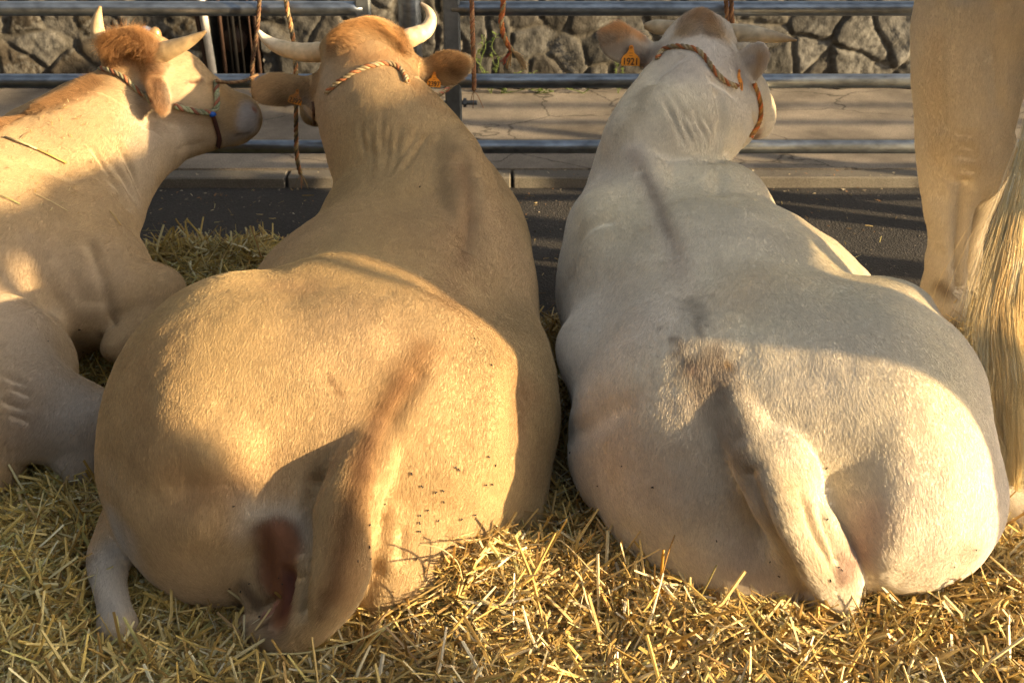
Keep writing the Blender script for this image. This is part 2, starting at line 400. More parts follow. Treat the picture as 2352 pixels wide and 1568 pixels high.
# ------------------------------------------------------------------ ground
def asphalt_mat():
    m, nt, b = new_mat('asphalt'); L = nt.links
    tc = N(nt, "ShaderNodeTexCoord")
    v = N(nt, "ShaderNodeTexVoronoi"); v.inputs['Scale'].default_value = 150; L.new(tc.outputs['Object'], v.inputs['Vector'])
    cr = N(nt, "ShaderNodeValToRGB"); cr.color_ramp.elements[0].color = (.018, .0165, .015, 1); cr.color_ramp.elements[1].color = (.075, .062, .050, 1)
    e = cr.color_ramp.elements.new(.9); e.color = (.05, .045, .042, 1); e = cr.color_ramp.elements.new(.97); e.color = (.16, .13, .11, 1)
    L.new(v.outputs['Color'], cr.inputs[0])
    n = N(nt, "ShaderNodeTexNoise"); n.inputs['Scale'].default_value = 3; n.inputs['Detail'].default_value = 6; L.new(tc.outputs['Object'], n.inputs[0])
    mx = N(nt, "ShaderNodeMix", data_type='RGBA', blend_type='MULTIPLY'); mx.inputs[0].default_value = .7; L.new(cr.outputs[0], mx.inputs[6])
    c2 = N(nt, "ShaderNodeValToRGB"); c2.color_ramp.elements[0].position = .35; c2.color_ramp.elements[0].color = (.45, .45, .45, 1); c2.color_ramp.elements[1].position = .65; L.new(n.outputs[0], c2.inputs[0]); L.new(c2.outputs[0], mx.inputs[7])
    L.new(mx.outputs[2], b.inputs['Base Color']); b.inputs['Roughness'].default_value = .75
    bp = N(nt, "ShaderNodeBump"); bp.inputs['Strength'].default_value = .9; bp.inputs['Distance'].default_value = .004; L.new(v.outputs['Distance'], bp.inputs['Height']); L.new(bp.outputs[0], b.inputs['Normal'])
    return m
def concrete_mat(name, c1, c2, crack=True):
    m, nt, b = new_mat(name); L = nt.links; tc = N(nt, "ShaderNodeTexCoord")
    n = N(nt, "ShaderNodeTexNoise"); n.inputs['Scale'].default_value = 2.2; n.inputs['Detail'].default_value = 9; n.inputs['Roughness'].default_value = .65; L.new(tc.outputs['Object'], n.inputs[0])
    cr = N(nt, "ShaderNodeValToRGB"); cr.color_ramp.elements[0].position = .35; cr.color_ramp.elements[0].color = (*c1, 1); cr.color_ramp.elements[1].position = .68; cr.color_ramp.elements[1].color = (*c2, 1); L.new(n.outputs[0], cr.inputs[0])
    n2 = N(nt, "ShaderNodeTexNoise"); n2.inputs['Scale'].default_value = 160; n2.inputs['Detail'].default_value = 3; L.new(tc.outputs['Object'], n2.inputs[0])
    mr = N(nt, "ShaderNodeMapRange"); mr.inputs[1].default_value = .3; mr.inputs[2].default_value = .7; mr.inputs[3].default_value = .72; mr.inputs[4].default_value = 1.22; L.new(n2.outputs[0], mr.inputs[0])
    hs = N(nt, "ShaderNodeHueSaturation"); L.new(cr.outputs[0], hs.inputs['Color']); L.new(mr.outputs[0], hs.inputs['Value']); last = hs.outputs[0]
    if crack:
        mp = N(nt, "ShaderNodeMapping"); L.new(tc.outputs['Object'], mp.inputs[0]); mp.inputs['Scale'].default_value = (1, 1.3, 1)
        ns = N(nt, "ShaderNodeTexNoise"); ns.inputs['Scale'].default_value = 5; ns.inputs['Detail'].default_value = 5; L.new(mp.outputs[0], ns.inputs[0])
        ad = N(nt, "ShaderNodeMix", data_type='RGBA'); ad.inputs[0].default_value = .18; L.new(mp.outputs[0], ad.inputs[6]); L.new(ns.outputs['Color'], ad.inputs[7])
        v = N(nt, "ShaderNodeTexVoronoi", feature='DISTANCE_TO_EDGE'); v.inputs['Scale'].default_value = 1.9; L.new(ad.outputs[2], v.inputs['Vector'])
        k = N(nt, "ShaderNodeMapRange"); k.inputs[1].default_value = .002; k.inputs[2].default_value = .012; k.inputs[3].default_value = .35; k.inputs[4].default_value = 1; L.new(v.outputs['Distance'], k.inputs[0])
        mx = N(nt, "ShaderNodeMix", data_type='RGBA', blend_type='MULTIPLY'); mx.inputs[0].default_value = 1; L.new(last, mx.inputs[6]); L.new(k.outputs[0], mx.inputs[7]); last = mx.outputs[2]
    L.new(last, b.inputs['Base Color']); b.inputs['Roughness'].default_value = .85; b.inputs['Specular IOR Level'].default_value = .25
    bp = N(nt, "ShaderNodeBump"); bp.inputs['Strength'].default_value = .5; bp.inputs['Distance'].default_value = .003; L.new(n2.outputs[0], bp.inputs['Height']); L.new(bp.outputs[0], b.inputs['Normal'])
    return m
def sheet(name, x0, x1, y0, y1, z, m, lab=None):
    b = MB(); b.add([[x0, y0, z], [x1, y0, z], [x1, y1, z], [x0, y1, z]], [(0, 1, 2, 3)]); o = b.build(name, m, None, False); tag(o, lab, kind='structure'); return o
sheet('ground', -400, 400, -400, 800, 0, asphalt_mat(), 'dark worn asphalt running under the straw to the kerb')
# pavement slab with its kerb edge, two strips
KY = 4.93
cm = concrete_mat('pavement_concrete', (.115, .1, .085), (.30, .26, .215)); km = concrete_mat('kerb_concrete', (.10, .09, .08), (.17, .155, .13), False)
b = MB(); b.box((0, (KY + .105 + 6.9) / 2, .025), (40, 6.9 - KY - .105, .06)); o = b.build('pavement', cm, None, False); tag(o, 'cracked pale concrete pavement between the kerb and the stone wall', kind='structure')
b = MB()
xs = np.arange(-12, 12, 1.0)
for x in xs: b.box((x + .5, KY + .05, .022 + rng.uniform(-.002, .002)), (.988, .1, .056), bev=.006)
o = b.build('kerb', km, None, False); tag(o, 'low grey concrete kerb edging the pavement', kind='structure')

# ------------------------------------------------------------------ rubble stone wall with the gated niche
WY = 6.32
def stone_wall(name, x0, x1, z0, z1, seed, lab, grey):
    r = np.random.default_rng(seed); h = .011; nx = int((x1 - x0) / h); nz = int((z1 - z0) / h)
    X, Z = np.meshgrid(np.linspace(x0, x1, nx), np.linspace(z0, z1, nz), indexing='ij')
    sp = .20; gx, gz = np.meshgrid(np.arange(x0 - .4, x1 + .4, sp), np.arange(z0 - .4, z1 + .4, sp * .85), indexing='ij')
    S = np.stack([gx.ravel(), gz.ravel()], 1) + r.uniform(-.085, .085, (gx.size, 2)); S = S[r.random(len(S)) > .13]
    wob = np.stack([vnoise(np.stack([X, Z * 0 + seed, Z], -1), 9), vnoise(np.stack([X + 9, Z * 0, Z], -1), 9)], -1) - .5
    Qx = X + wob[..., 0] * .05; Qz = Z + wob[..., 1] * .05
    F1 = np.full(X.shape, 9.); F2 = np.full(X.shape, 9.); I1 = np.zeros(X.shape, int); str_ = r.uniform(.8, 1.25, len(S)); ang = r.uniform(0, 3.14, len(S))
    for k in range(len(S)):
        sl = (slice(max(0, int((S[k, 0] - .5 - x0) / h)), max(0, int((S[k, 0] + .5 - x0) / h))), slice(max(0, int((S[k, 1] - .5 - z0) / h)), max(0, int((S[k, 1] + .5 - z0) / h))))
        dx = Qx[sl] - S[k, 0]; dz = Qz[sl] - S[k, 1]; ca, sa = math.cos(ang[k]), math.sin(ang[k]); u = dx * ca + dz * sa; v = -dx * sa + dz * ca
        d = (np.abs(u) ** 2.6 + np.abs(v * str_[k]) ** 2.6) ** (1 / 2.6); a = F1[sl]; c = F2[sl]; ii = I1[sl]; nw = d < a
        F2[sl] = np.where(nw, a, np.minimum(c, d)); I1[sl] = np.where(nw, k, ii); F1[sl] = np.where(nw, d, a)
    e = np.clip((F2 - F1) / .035, 0, 1); e = e * e * (3 - 2 * e)
    off = r.uniform(0, .016, len(S)); tilt = r.normal(0, .07, (len(S), 2))
    P3 = np.stack([X, X * 0 + seed * 3, Z], -1); nz1 = vnoise(P3, 14) - .5; nz2 = vnoise(P3, 45) - .5
    hgt = e * (.012 + off[I1] + tilt[I1, 0] * (Qx - S[I1, 0]) + tilt[I1, 1] * (Qz - S[I1, 1]) + nz1 * .016 + nz2 * .006) + nz2 * .004
    pal = np.array([[.17, .155, .13], [.12, .11, .10], [.22, .20, .17], [.20, .15, .09], [.10, .10, .105], [.28, .26, .23], [.15, .12, .085], [.13, .10, .06]])
    sc_ = pal[r.integers(0, len(pal), len(S))] * r.uniform(.20, .36, (len(S), 1)); sc_ = sc_ * (1 - grey) + sc_.mean(1, keepdims=True) * np.array([1.0, .98, .92]) * grey; c = sc_[I1]  # stone colours darkened and greyed to stand for the wall's shade
    n3 = vnoise(P3, 22); n4 = vnoise(P3, 70); c = c * (.72 + .4 * n3 + .3 * n4)[..., None]
    lich = np.clip((vnoise(P3, 8) * .6 + n4 * .4 - .58) * 9, 0, 1)[..., None]; c = c * (1 - lich * .5) + np.array([.17, .165, .15]) * lich * .5
    mort = np.array([.075, .068, .056]) * (.7 + .6 * n4)[..., None]; c = mort + (c - mort) * np.clip(e * 1.5, 0, 1)[..., None]
    V = np.stack([X, WY - hgt, Z], -1).reshape(-1, 3); i = np.arange(nx * nz).reshape(nx, nz)
    Fq = np.stack([i[:-1, :-1], i[1:, :-1], i[1:, 1:], i[:-1, 1:]], -1).reshape(-1, 4)
    # back of the wall so that it has its thickness
    B = np.array([[x0, WY + .35, z0], [x1, WY + .35, z0], [x1, WY + .35, z1], [x0, WY + .35, z1], [x0, WY, z0], [x1, WY, z0], [x1, WY, z1], [x0, WY, z1]]); n0 = len(V)
    Fb = np.array([[1, 0, 3, 2], [0, 4, 7, 3], [5, 1, 2, 6], [7, 6, 2, 3]]) + n0
    me = mesh_np(name, np.vstack([V, B]), np.vstack([Fq, Fb]), True, np.vstack([c.reshape(-1, 3), np.tile([.12, .11, .09], (8, 1))]))
    o = link(name, me, None, [M['stone']]); tag(o, lab, 'wall', 'stretches of the rubble stone wall'); return o
M['stone'] = mat('rubble_stone', None, .85, .22, 55, .7, 90, bdist=.006, vary2=.15, scale2=9)
GX0, GX1 = P(470, 120, WY)[0] + .02, P(604, 120, WY)[0]
stone_wall('stone_wall', -4.6, GX0, .02, 1.75, 3, 'brown rubble stone wall left of the dark barred niche', .15)
stone_wall('stone_wall', GX1, 4.9, .02, 1.75, 8, 'long grey rubble stone wall right of the dark barred niche', .75)
# niche: back wall, side jambs and iron bars
g = bpy.data.objects.new('iron_gate', None); COL.objects.link(g); g.location = ((GX0 + GX1) / 2, WY, 0)
tag(g, 'dark niche closed by thin iron bars in the stone wall', 'gate')
def at_parent(o, p):
    o.parent = p; o.matrix_parent_inverse = p.matrix_basis.inverted(); return o
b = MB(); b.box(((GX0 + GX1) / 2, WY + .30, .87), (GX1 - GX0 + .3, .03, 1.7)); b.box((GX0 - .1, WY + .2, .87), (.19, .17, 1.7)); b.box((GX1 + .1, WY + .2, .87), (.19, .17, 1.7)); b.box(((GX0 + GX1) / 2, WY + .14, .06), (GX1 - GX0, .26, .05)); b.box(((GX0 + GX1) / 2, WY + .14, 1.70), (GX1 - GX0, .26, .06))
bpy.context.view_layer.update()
at_parent(b.build('recess', mat('dark_recess', (.045, .036, .028), .9, .3, 12, .3), None, False), g)  # one near-black brown over the whole recess
for px in (512, 530, 540, 556, 578, 592):
    p = P(px, 120, WY - .03); b = MB(); b.tube([(p[0], WY - .02, .08), (p[0], WY - .02, 1.66)], .006 if px in (530, 556, 578) else .011, 8); at_parent(b.build('bar', M['black' if px in (530, 540, 556) else 'rust']), g)
for z_ in (.12, 1.62): b = MB(); b.box(((GX0 + GX1) / 2, WY - .02, z_), (GX1 - GX0 - .01, .025, .03)); at_parent(b.build('rail', M['rust'], None, False), g)
for px in (586, 516, 549):
    p = P(px, 100, WY - .03)
c = P(549, 82, WY + .12); b = MB(); b.tube([(c[0], WY + .02, c[2]), (c[0], WY + .26, c[2])], [.056, .056], 24); b.tube([(c[0], WY + .005, c[2]), (c[0], WY + .02, c[2])], [.066, .066], 24)
o = b.build('drain_pipe', mat('pipe_clay', (.05, .028, .018), .5, .2, 30, .2)); tag(o, 'round dark brown pipe end sticking out inside the barred niche', 'pipe')
# white pole and brown pole leaning at the niche
def pole(name, a, b_, r, m, lab, cat):
    b = MB(); b.tube([a, b_], r, 14); o = b.build(name, m); tag(o, lab, cat); return o
def extend(a, b_, za, zb):
    a = np.array(a); b_ = np.array(b_); d = (b_ - a) / (b_[2] - a[2]); return a + d * (za - a[2]), a + d * (zb - a[2])
A, B = P(489, 166, WY - .10), P(463, 10, WY - .10); A, B = extend(A, B, .06, 1.72); pole('painted_pole', A, B, .021, M['white_paint'], 'white painted pole leaning upright beside the dark niche', 'pole')
A, B = P(478, 160, WY - .085), P(448, 10, WY - .085); A, B = extend(A, B, .06, 1.7); A[0] -= .0; pole('wooden_post', A, B, .016, M['rust'], 'dark brown thin post just left of the white pole', 'post')

# weeds at the foot of the wall
M['leaf'] = mat('weed_leaf', (.085, .12, .03), .6, .35, 30, .1)
def weed(px, py0, py1, n, seed, lab, spread=.12, h=None):
    r = np.random.default_rng(seed); base = P(px, py0, WY - .10); base[2] = .055; top = P(px, py1, WY - .10)[2]; H = h or max(.05, top - .055)
    root = bpy.data.objects.new('weed', None); COL.objects.link(root); root.location = base; tag(root, lab, 'weed', 'weeds along the foot of the stone wall')
    st = MB(); lf = MB()
    for k in range(max(2, n // 9)):
        q = np.cumsum(np.vstack([[0, 0, 0], np.stack([r.normal(0, spread * .16, 5), r.normal(-.004, .008, 5), np.full(5, H / 5 * r.uniform(.5, 1))], 1)]), 0); q[0] = 0
        Q = catmull(q, 5); st.tube(Q, .0022, 5, (.10, .13, .04))
        for j in range(n * 9 // max(2, n // 9) // 3):
            c = Q[r.integers(2, len(Q))]; d = r.normal(0, 1, 3); d[2] = abs(d[2]) * .5; d /= np.linalg.norm(d); L = r.uniform(.012, .032); sd = np.cross(d, [0, 0, 1.]); sd /= np.linalg.norm(sd) + 1e-6
            lf.add([c, c + d * L * .5 + sd * L * .3, c + d * L, c + d * L * .5 - sd * L * .3], [(0, 1, 2, 3)])
    st.build('stem', M['leaf'], root); lf.build('leaves', M['leaf'], root, False)['kind'] = 'stuff'
weed(1128, 205, 60, 44, 1, 'tall spindly green weed right of the round steel post', .16)
weed(1150, 205, 150, 30, 2, 'low leafy weed clump at the wall foot beside the tall one', .3)
weed(1230, 208, 175, 22, 3, 'small weed clump midway between the hanging ropes and the cream cow', .3)
weed(1420, 205, 50, 26, 4, 'thin weed climbing the wall behind the cream cow', .12)
weed(1340, 206, 178, 18, 5, 'tiny weed tuft at the wall foot just left of the cream cow', .25)

# ------------------------------------------------------------------ cattle barrier
FY = 4.30
def fence(lab, x0, x1, post_x, ys, seed):
    root = bpy.data.objects.new('steel_barrier', None); COL.objects.link(root); root.location = ((x0 + x1) / 2, FY, 0); tag(root, lab, 'barrier', 'galvanised cattle barriers')
    bpy.context.view_layer.update()
    for y in ys:
        z = P(1176, y, FY)[2]; n = 60; X = np.linspace(x0, x1, n); pts = np.stack([X, np.full(n, FY), np.full(n, z)], 1)
        b = MB(); b.tube(pts, .0262, 20); at_parent(b.build('rail', M['steel']), root)
    for x, wd in post_x:
        b = MB(); b.box((x, FY - .0, .80), (wd, .05, 1.6), bev=.006); at_parent(b.build('post', M['steel_post'], None, False), root)
        b = MB(); b.box((x, FY, .012), (.16, .34, .012), bev=.003); at_parent(b.build('foot', M['steel_post'], None, False), root)
    return root
xl = P(839, 100, FY)[0]; xr = P(1040, 150, FY)[0]
YS = (20, 186, 337, -140, -300)
fence('steel tube barrier panel in front of the left and tan cows', -3.4, xl, [(xl, .054), (-3.42, .05)], YS, 1)
fence('steel barrier panel behind the cream cow, bolted to its post', xr, 3.6, [(xr, .060), (3.62, .05)], YS, 2)
fence('steel barrier panel continuing beyond the right edge of the picture', 3.64, 8.0, [(3.70, .05), (7.98, .05)], YS, 3)
xc = P(942, 60, FY + .16)[0]
root = bpy.data.objects.new('steel_post', None); COL.objects.link(root); root.location = (xc, FY + .16, 0); tag(root, 'thick round galvanised post between the two barrier panels', 'post'); bpy.context.view_layer.update()
b = MB(); b.tube([(xc, FY + .16, .0), (xc, FY + .16, 1.7)], .043, 28); at_parent(b.build('tube', M['steel']), root)
b = MB(); b.tube([(xc, FY + .16, .0), (xc, FY + .16, .03)], .09, 28); at_parent(b.build('base_plate', M['steel_post']), root)
b = MB(); b.tube([(xc, FY + .16, 1.7), (xc, FY + .16, 1.72)], .047, 28); at_parent(b.build('cap', M['steel_post']), root)
# coupling bolt
z = P(1040, 236, FY)[2]; a = P(985, 236, FY)[0]; e = P(1096, 236, FY)[0]
root = bpy.data.objects.new('coupling_bolt', None); COL.objects.link(root); root.location = (xr, FY, z); tag(root, 'threaded coupling bolt with nuts through the right barrier post', 'bolt'); bpy.context.view_layer.update()
b = MB(); X = np.linspace(a, e, 90); b.tube(np.stack([X, X * 0 + FY, X * 0 + z], 1), .0085 + .0008 * np.sin(np.arange(90) * 1.6), 12); at_parent(b.build('shank', M['steel_post']), root)
for px, l in ((1068, .012), (1008, .02), (1000, .01)):
    x = P(px, 236, FY)[0]; b = MB(); b.tube([(x - l / 2, FY, z), (x + l / 2, FY, z)], .0175, 6); at_parent(b.build('nut', M['steel_post'], None, False), root)

# ------------------------------------------------------------------ rope ends hanging from the rails
def hang(pts, lab, r, cols, fray=6, seed=0, Y=FY - .06, pitch=.055, group='ropes hanging from the barrier rails'):
    Q = [P(x, y, Y + (dy[0] if dy else 0)) for x, y, *dy in pts]
    o = rope('hanging_rope', Q, r, cols, None, pitch, 3, fray, seed); tag(o, lab, 'rope', group); return o
hang([(600, -60), (594, 30), (590, 75), (583, 120), (579, 170), (584, 235)], 'thin dark brown rope hanging beside the left horn of the tan cow', .0075, ((.16, .09, .05), (.20, .13, .07), (.12, .06, .035)), 3, 1)
hang([(655, -60), (658, 10), (668, 60), (677, 120), (680, 190), (680, 280), (681, 340), (684, 375), (691, 400)], 'long two coloured rope hanging down to a frayed orange end', .0085, ((.42, .18, .07), (.13, .10, .06), (.36, .26, .13)), 9, 2)
hang([(1083, -60), (1084, 20), (1086, 90), (1088, 150), (1089, 208)], 'straight brown rope hanging just right of the right barrier post', .0085, ((.35, .15, .07), (.28, .15, .08), (.40, .20, .09)), 3, 3)
hang([(1158, -50), (1155, 20), (1151, 50), (1160, 90), (1176, 118)], 'short orange rope ending in three frayed strands', .0095, ((.55, .18, .05), (.38, .26, .12), (.45, .14, .05)), 0, 4)
b = MB()
e = P(1176, 116, FY - .06)
for k, (dx, dz, c) in enumerate(((-22, 30, RED), (-8, 38, (.50, .28, .10)), (24, 18, (.45, .30, .15)), (34, 34, (.48, .32, .16)), (28, 42, (.42, .28, .13)))):
    for j in range(7):
        q = P(1176 + dx + random.uniform(-6, 6), 116 + dz + random.uniform(-5, 5), FY - .06 + random.uniform(-.01, .01)); mid = (e + q) / 2 + np.array([random.uniform(-.003, .003), 0, .004]); b.tube(catmull([e, mid, q], 4), .0013, 4, c)
o = b.build('frayed_rope_end', M['rope']); tag(o, 'frayed red and yellow tassel at the end of the short orange rope', 'rope end')
for k, px in enumerate((1669, 1681)):
    hang([(px, -60), (px - 1, 10), (px + (0 if k else 2), 40), (px + (2 if k else 0), 62)], ['left strand of the doubled brown rope behind the poll of the cream cow', 'right strand of the doubled brown rope behind the poll of the cream cow'][k], .0085, ((.30, .14, .06), (.20, .10, .05), (.36, .18, .08)), 0, 5 + k, Y=FY - .07)

# small shiny pail behind the first cow's horns
c = P(334, 92, 5.2); zt = c[2]; root = bpy.data.objects.new('milk_pail', None); COL.objects.link(root); root.location = (c[0], 5.2, .055); tag(root, 'shiny metal pail of bright tins behind the poll of the left cow', 'pail')
bpy.context.view_layer.update()
b = MB(); zz = np.array([.055, .06, zt * .5, zt - .03, zt, zt + .004]); b.tube([(c[0], 5.2, q) for q in zz], [.058, .062, .068, .074, .080, .074], 32); at_parent(b.build('can', mat('bright_tin', (.55, .56, .55), .22, .1, 20, .05, metal=.9)), root)
for k, (dx, dy, r, col) in enumerate(((-.042, 0, .030, (.75, .75, .73)), (.045, .01, .026, (.75, .45, .2)), (0, .03, .03, (.45, .52, .6)))):
    b = MB(); q = np.array([c[0] + dx, 5.2 + dy, zt]); t = np.linspace(0, 1, 8); b.tube([q + np.array([0, 0, .01 + .045 * s]) for s in t], r * np.sqrt(np.clip(1 - (t * 1.02 - .02) ** 3, .02, 1)), 20, col); at_parent(b.build('tin', mat('tin_lid', None, .2, .1, 20, .05, metal=.6)), root)

# grit and crumbs on the road
b = MB()
for k in range(1500):
    x, y = rng.uniform(-2.2, 2.2), 3.4 + rng.random() ** .7 * 1.6; s_ = rng.uniform(.0015, .0045) * (1.6 if y > 4.75 else 1); c_ = np.array([[.20, .17, .13], [.10, .09, .08], [.35, .30, .22], [.28, .15, .07]])[rng.integers(0, 4)]
    q = rng.normal(0, 1, (4, 3)) * s_; q[:, 2] = np.abs(q[:, 2]) * .6; b.add(q + [x, y, .001 if y < KY else .056], [(0, 1, 2), (0, 2, 3), (0, 3, 1), (1, 3, 2)], c_)
o = b.build('road_grit', mat('grit', None, .9, .2, 60, 0), None, False); tag(o, 'small grit and crumbs scattered over the road by the kerb', kind='stuff')

# ------------------------------------------------------------------ tan cow (second from the left)
def ear_shape(S, base, tip, nrm, halfw, thick=.011, cup=None, k=.02):
    base, tip = np.array(base), np.array(tip); L = np.linalg.norm(tip - base); R = axes(tip - base, nrm); c = base + (tip - base) * .52
    S.ell(c, (L * .54, halfw, thick), k, R)
    S.ell(c + R[0] * L * .12, (L * .38, halfw * .97, thick * .9), .015, R)
    S.cone(base - R[0] * .02, c, .030, .018, .03)
    S.ell(c + R[0] * L * .08 - R[2] * (thick + .022), (L * .40, halfw * .70, .026), .012, R, sub=True)

def flow_back(p, n):
    g = np.stack([np.zeros(len(p)), np.full(len(p), -1.0), np.full(len(p), -.55)], 1); return g
TANC = np.array((.52, .372, .20)); PALE = np.array((.64, .55, .42)); DARKT = np.array((.30, .155, .06)); BROWN = np.array((.33, .155, .055))

def tuft(B, parent, pts, wd, count, dirn, length):
    q = B.path(pts)
    if not q: return
    q = np.array(q); fl = lambda p_, n: np.tile([dirn], (len(p_), 1)) + (p_ - q.mean(0)) * 3
    fur(B, parent, count, fl, length=length * 1.6, lift=.7, jitter=.5, cvar=.3, name='tuft', where=lambda c: np.exp(-(polydist(c, q)[0] / (wd * .8)) ** 2))

def cow_tan():
    S = SDF((-1.30, 1.75, -.06), (.35, 4.4, 1.22))
    # barrel
    S.ell((-.36, 2.95, .24), (.44, .55, .41), .08)
    S.cone((-.36, 2.75, .26), (-.28, 3.36, .34), .38, .31, .08)
    S.ell((-.28, 3.38, .40), (.31, .34, .30), .08)
    # pelvis and the two thighs
    S.ell((-.665, 2.47, .27), (.335, .46, .395), .06)
    S.ell((-.26, 2.48, .28), (.33, .40, .345), .05)
    S.ell((-.45, 2.50, .33), (.36, .42, .29), .08)
    S.ell(P(1190, 930, 2.66), (.10, .24, .22), .12)
    S.ell((-.42, 2.48, .45), (.25, .26, .17), .15)
    S.ell(P(745, 695, 2.64), (.10, .09, .08), .085)
    S.ell(P(1120, 820, 2.66), (.075, .10, .075), .06)
    S.chain([P(965, 820, 2.48), P(1010, 740, 2.72), P(1050, 600, 2.95), P(1066, 480, 3.15), P(1062, 400, 3.32), P(1035, 350, 3.46)], [.06, .055, .06, .06, .065, .07], .09)
    # shoulder blades, brisket
    S.ell(P(1120, 560, 3.12) + [.0, 0, -.10], (.12, .25, .20), .10)
    S.ell(P(900, 500, 3.25) + [0, 0, -.06], (.15, .22, .17), .10)
    S.ell(P(1000, 440, 3.32) + [0, 0, -.10], (.16, .22, .13), .12)
    # neck
    S.chain([P(985, 480, 3.35) + [0, .05, -.10], P(930, 360, 3.55) + [0, 0, -.04], P(860, 260, 3.74), P(838, 180, 3.86)], [.25, .215, .175, .125], .08)
    S.chain([P(1025, 350, 3.46), P(968, 255, 3.62), P(918, 195, 3.78)], [.07, .055, .04], .06)
    # jaw and throat at the left
    S.chain([P(800, 250, 3.85), P(770, 230, 3.98), P(735, 235, 4.15), P(722, 262, 4.24)], [.10, .085, .055, .045], .06)
    # skull
    S.ell(P(840, 130, 3.90), (.122, .13, .10), .06)
    S.ell(P(845, 88, 3.93), (.075, .07, .055), .05)
    S.chain([P(760, 112, 3.93), P(840, 92, 3.93), P(915, 98, 3.93)], [.036, .05, .040], .05)
    S.cone(P(935, 160, 3.90), P(975, 165, 3.92), .055, .035, .05)
    S.cone(P(770, 190, 3.90), P(720, 205, 3.92), .055, .035, .05)
    ear_shape(S, P(725, 204, 3.90), P(590, 204, 3.86), (0, -1, .5), .052)
    ear_shape(S, P(965, 170, 3.92), P(1068, 150, 3.87), (0, -1, .45), .056)
    # tail: from the tail head down over the rump, curling left on the straw
    S.chain([P(970, 800, 2.48), P(940, 870, 2.37), P(890, 960, 2.235), P(845, 1050, 2.125), P(808, 1150, 2.04), P(788, 1250, 1.99), P(765, 1340, 1.94), P(725, 1405, 1.93), P(685, 1447, 1.93), P(640, 1462, 1.95), P(590, 1452, 2.0), P(540, 1440, 2.06)],
            [.028, .034, .042, .050, .056, .057, .052, .044, .034, .026, .022, .018], .06)
    S.cone(P(700, 1190, 2.08), P(690, 1340, 2.03), .07, .06, .06)
    S.chain([P(625, 1210, 2.15), P(630, 1300, 2.10), P(640, 1390, 2.07)], [.07, .072, .055], .05)
    # lower body under the tail and shanks
    S.cone(P(930, 1250, 2.22), P(1080, 1180, 2.40), .16, .18, .10)
    S.ell((-.32, 2.22, .13), (.22, .20, .19), .08)
    # left hind shank with its hock showing outside the thigh
    S.chain([P(285, 1180, 2.32), P(252, 1285, 2.18), P(258, 1380, 2.07), P(275, 1450, 2.0)], [.05, .040, .029, .036], .02)
    # far foreleg
    B = Body(S, TANC)
    z = B.V
    # modelling strokes
    B.push([(615, 645), (655, 675)], .05, -.010)
    B.push([(790, 850), (840, 900), (860, 960)], .06, -.012)
    B.push([(1062, 370), (1080, 440), (1077, 510), (1064, 570)], .020, -.013); B.push([(1100, 430), (1120, 530), (1120, 640)], .05, .010); B.push([(1000, 430), (1020, 540), (1010, 640)], .06, .008)
    B.push([(1040, 400), (1052, 470), (1048, 540)], .03, .004)
    B.push([(1120, 1030), (1135, 930), (1130, 850)], .045, .022); B.push([(1180, 1010), (1190, 900)], .045, -.02); B.push([(1095, 1180), (1100, 1100)], .06, .012)
    B.push([(260, 1060), (330, 1140), (420, 1130)], .05, -.014); B.push([(440, 1125), (510, 1118), (590, 1085)], .05, -.018); B.push([(480, 1060), (560, 1040)], .04, .014); B.push([(470, 1190), (560, 1180)], .05, .016)
    B.push([(330, 1060), (440, 1050), (520, 1010)], .05, .010)
    B.push([(300, 870), (310, 980), (330, 1060)], .05, -.009)
    B.push([(885, 1120), (872, 1220), (852, 1330), (820, 1400)], .022, -.026); B.push([(905, 1180), (895, 1290)], .018, .010); B.push([(925, 1200), (915, 1300)], .012, -.008); B.push([(960, 860), (905, 960), (868, 1060)], .018, -.012)
    B.push([(725, 1110), (703, 1200), (697, 1310), (688, 1400)], .016, -.030)
    B.push([(1170, 640), (1190, 760), (1195, 880)], .06, -.012)
    B.push([(730, 640), (830, 650), (900, 700), (940, 760)], .06, -.014)
    for a, c in ((0, 0), (24, 25), (52, -15), (70, 20), (96, 0)): B.push([(828 + a, 262 + c), (834 + a * .82, 335 + c * .5), (842 + a * .6, 412)], .011, -.006)
    B.push([(925, 395), (955, 350), (985, 300)], .010, -.008)
    B.push([(885, 400), (920, 360), (950, 320), (965, 280)], .010, -.005)
    for k in range(5): B.push([(1150 + k * 6, 520 + k * 45), (1165 + k * 8, 560 + k * 45), (1190 + k * 6, 620 + k * 40)], .02, -.005)
    # the bare pink skin under the tail
    B.push([(600, 1230), (590, 1300), (610, 1400)], .03, -.006)
    B.push([(650, 1290), (670, 1340), (660, 1390)], .012, -.016)
    B.push([(640, 1240), (665, 1290)], .03, .012)
    B.push([(600, 1410), (622, 1385), (650, 1365)], .010, -.014)
    B.push([(655, 1255), (672, 1300), (680, 1330)], .010, -.010); B.push([(690, 1270), (690, 1320)], .014, .008)
    B.done_push()
    cool = np.clip((.35 - B.V[:, 2]) / .35, 0, 1) ** 1.5
    B.C = B.C * (1 - .35 * cool[:, None]) + PALE * .35 * cool[:, None]
    n1 = vnoise(B.V, 4.5)[:, None]; n2 = vnoise(B.V, 13)[:, None]
    B.C *= (1 + .20 * (n1 - .5) + .16 * (n2 - .5))
    B.C[:, 2] *= (1 + .2 * (vnoise(B.V + 5, 3) - .5))
    p = B.paint
    p([(970, 800), (930, 880), (880, 950), (845, 1040), (825, 1120), (805, 1240), (780, 1350)], .042, (.32, .17, .07), .74)
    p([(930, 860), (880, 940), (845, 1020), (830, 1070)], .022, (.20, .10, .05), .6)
    p([(790, 990), (720, 1060), (650, 1120)], .07, (.34, .23, .14), .45)
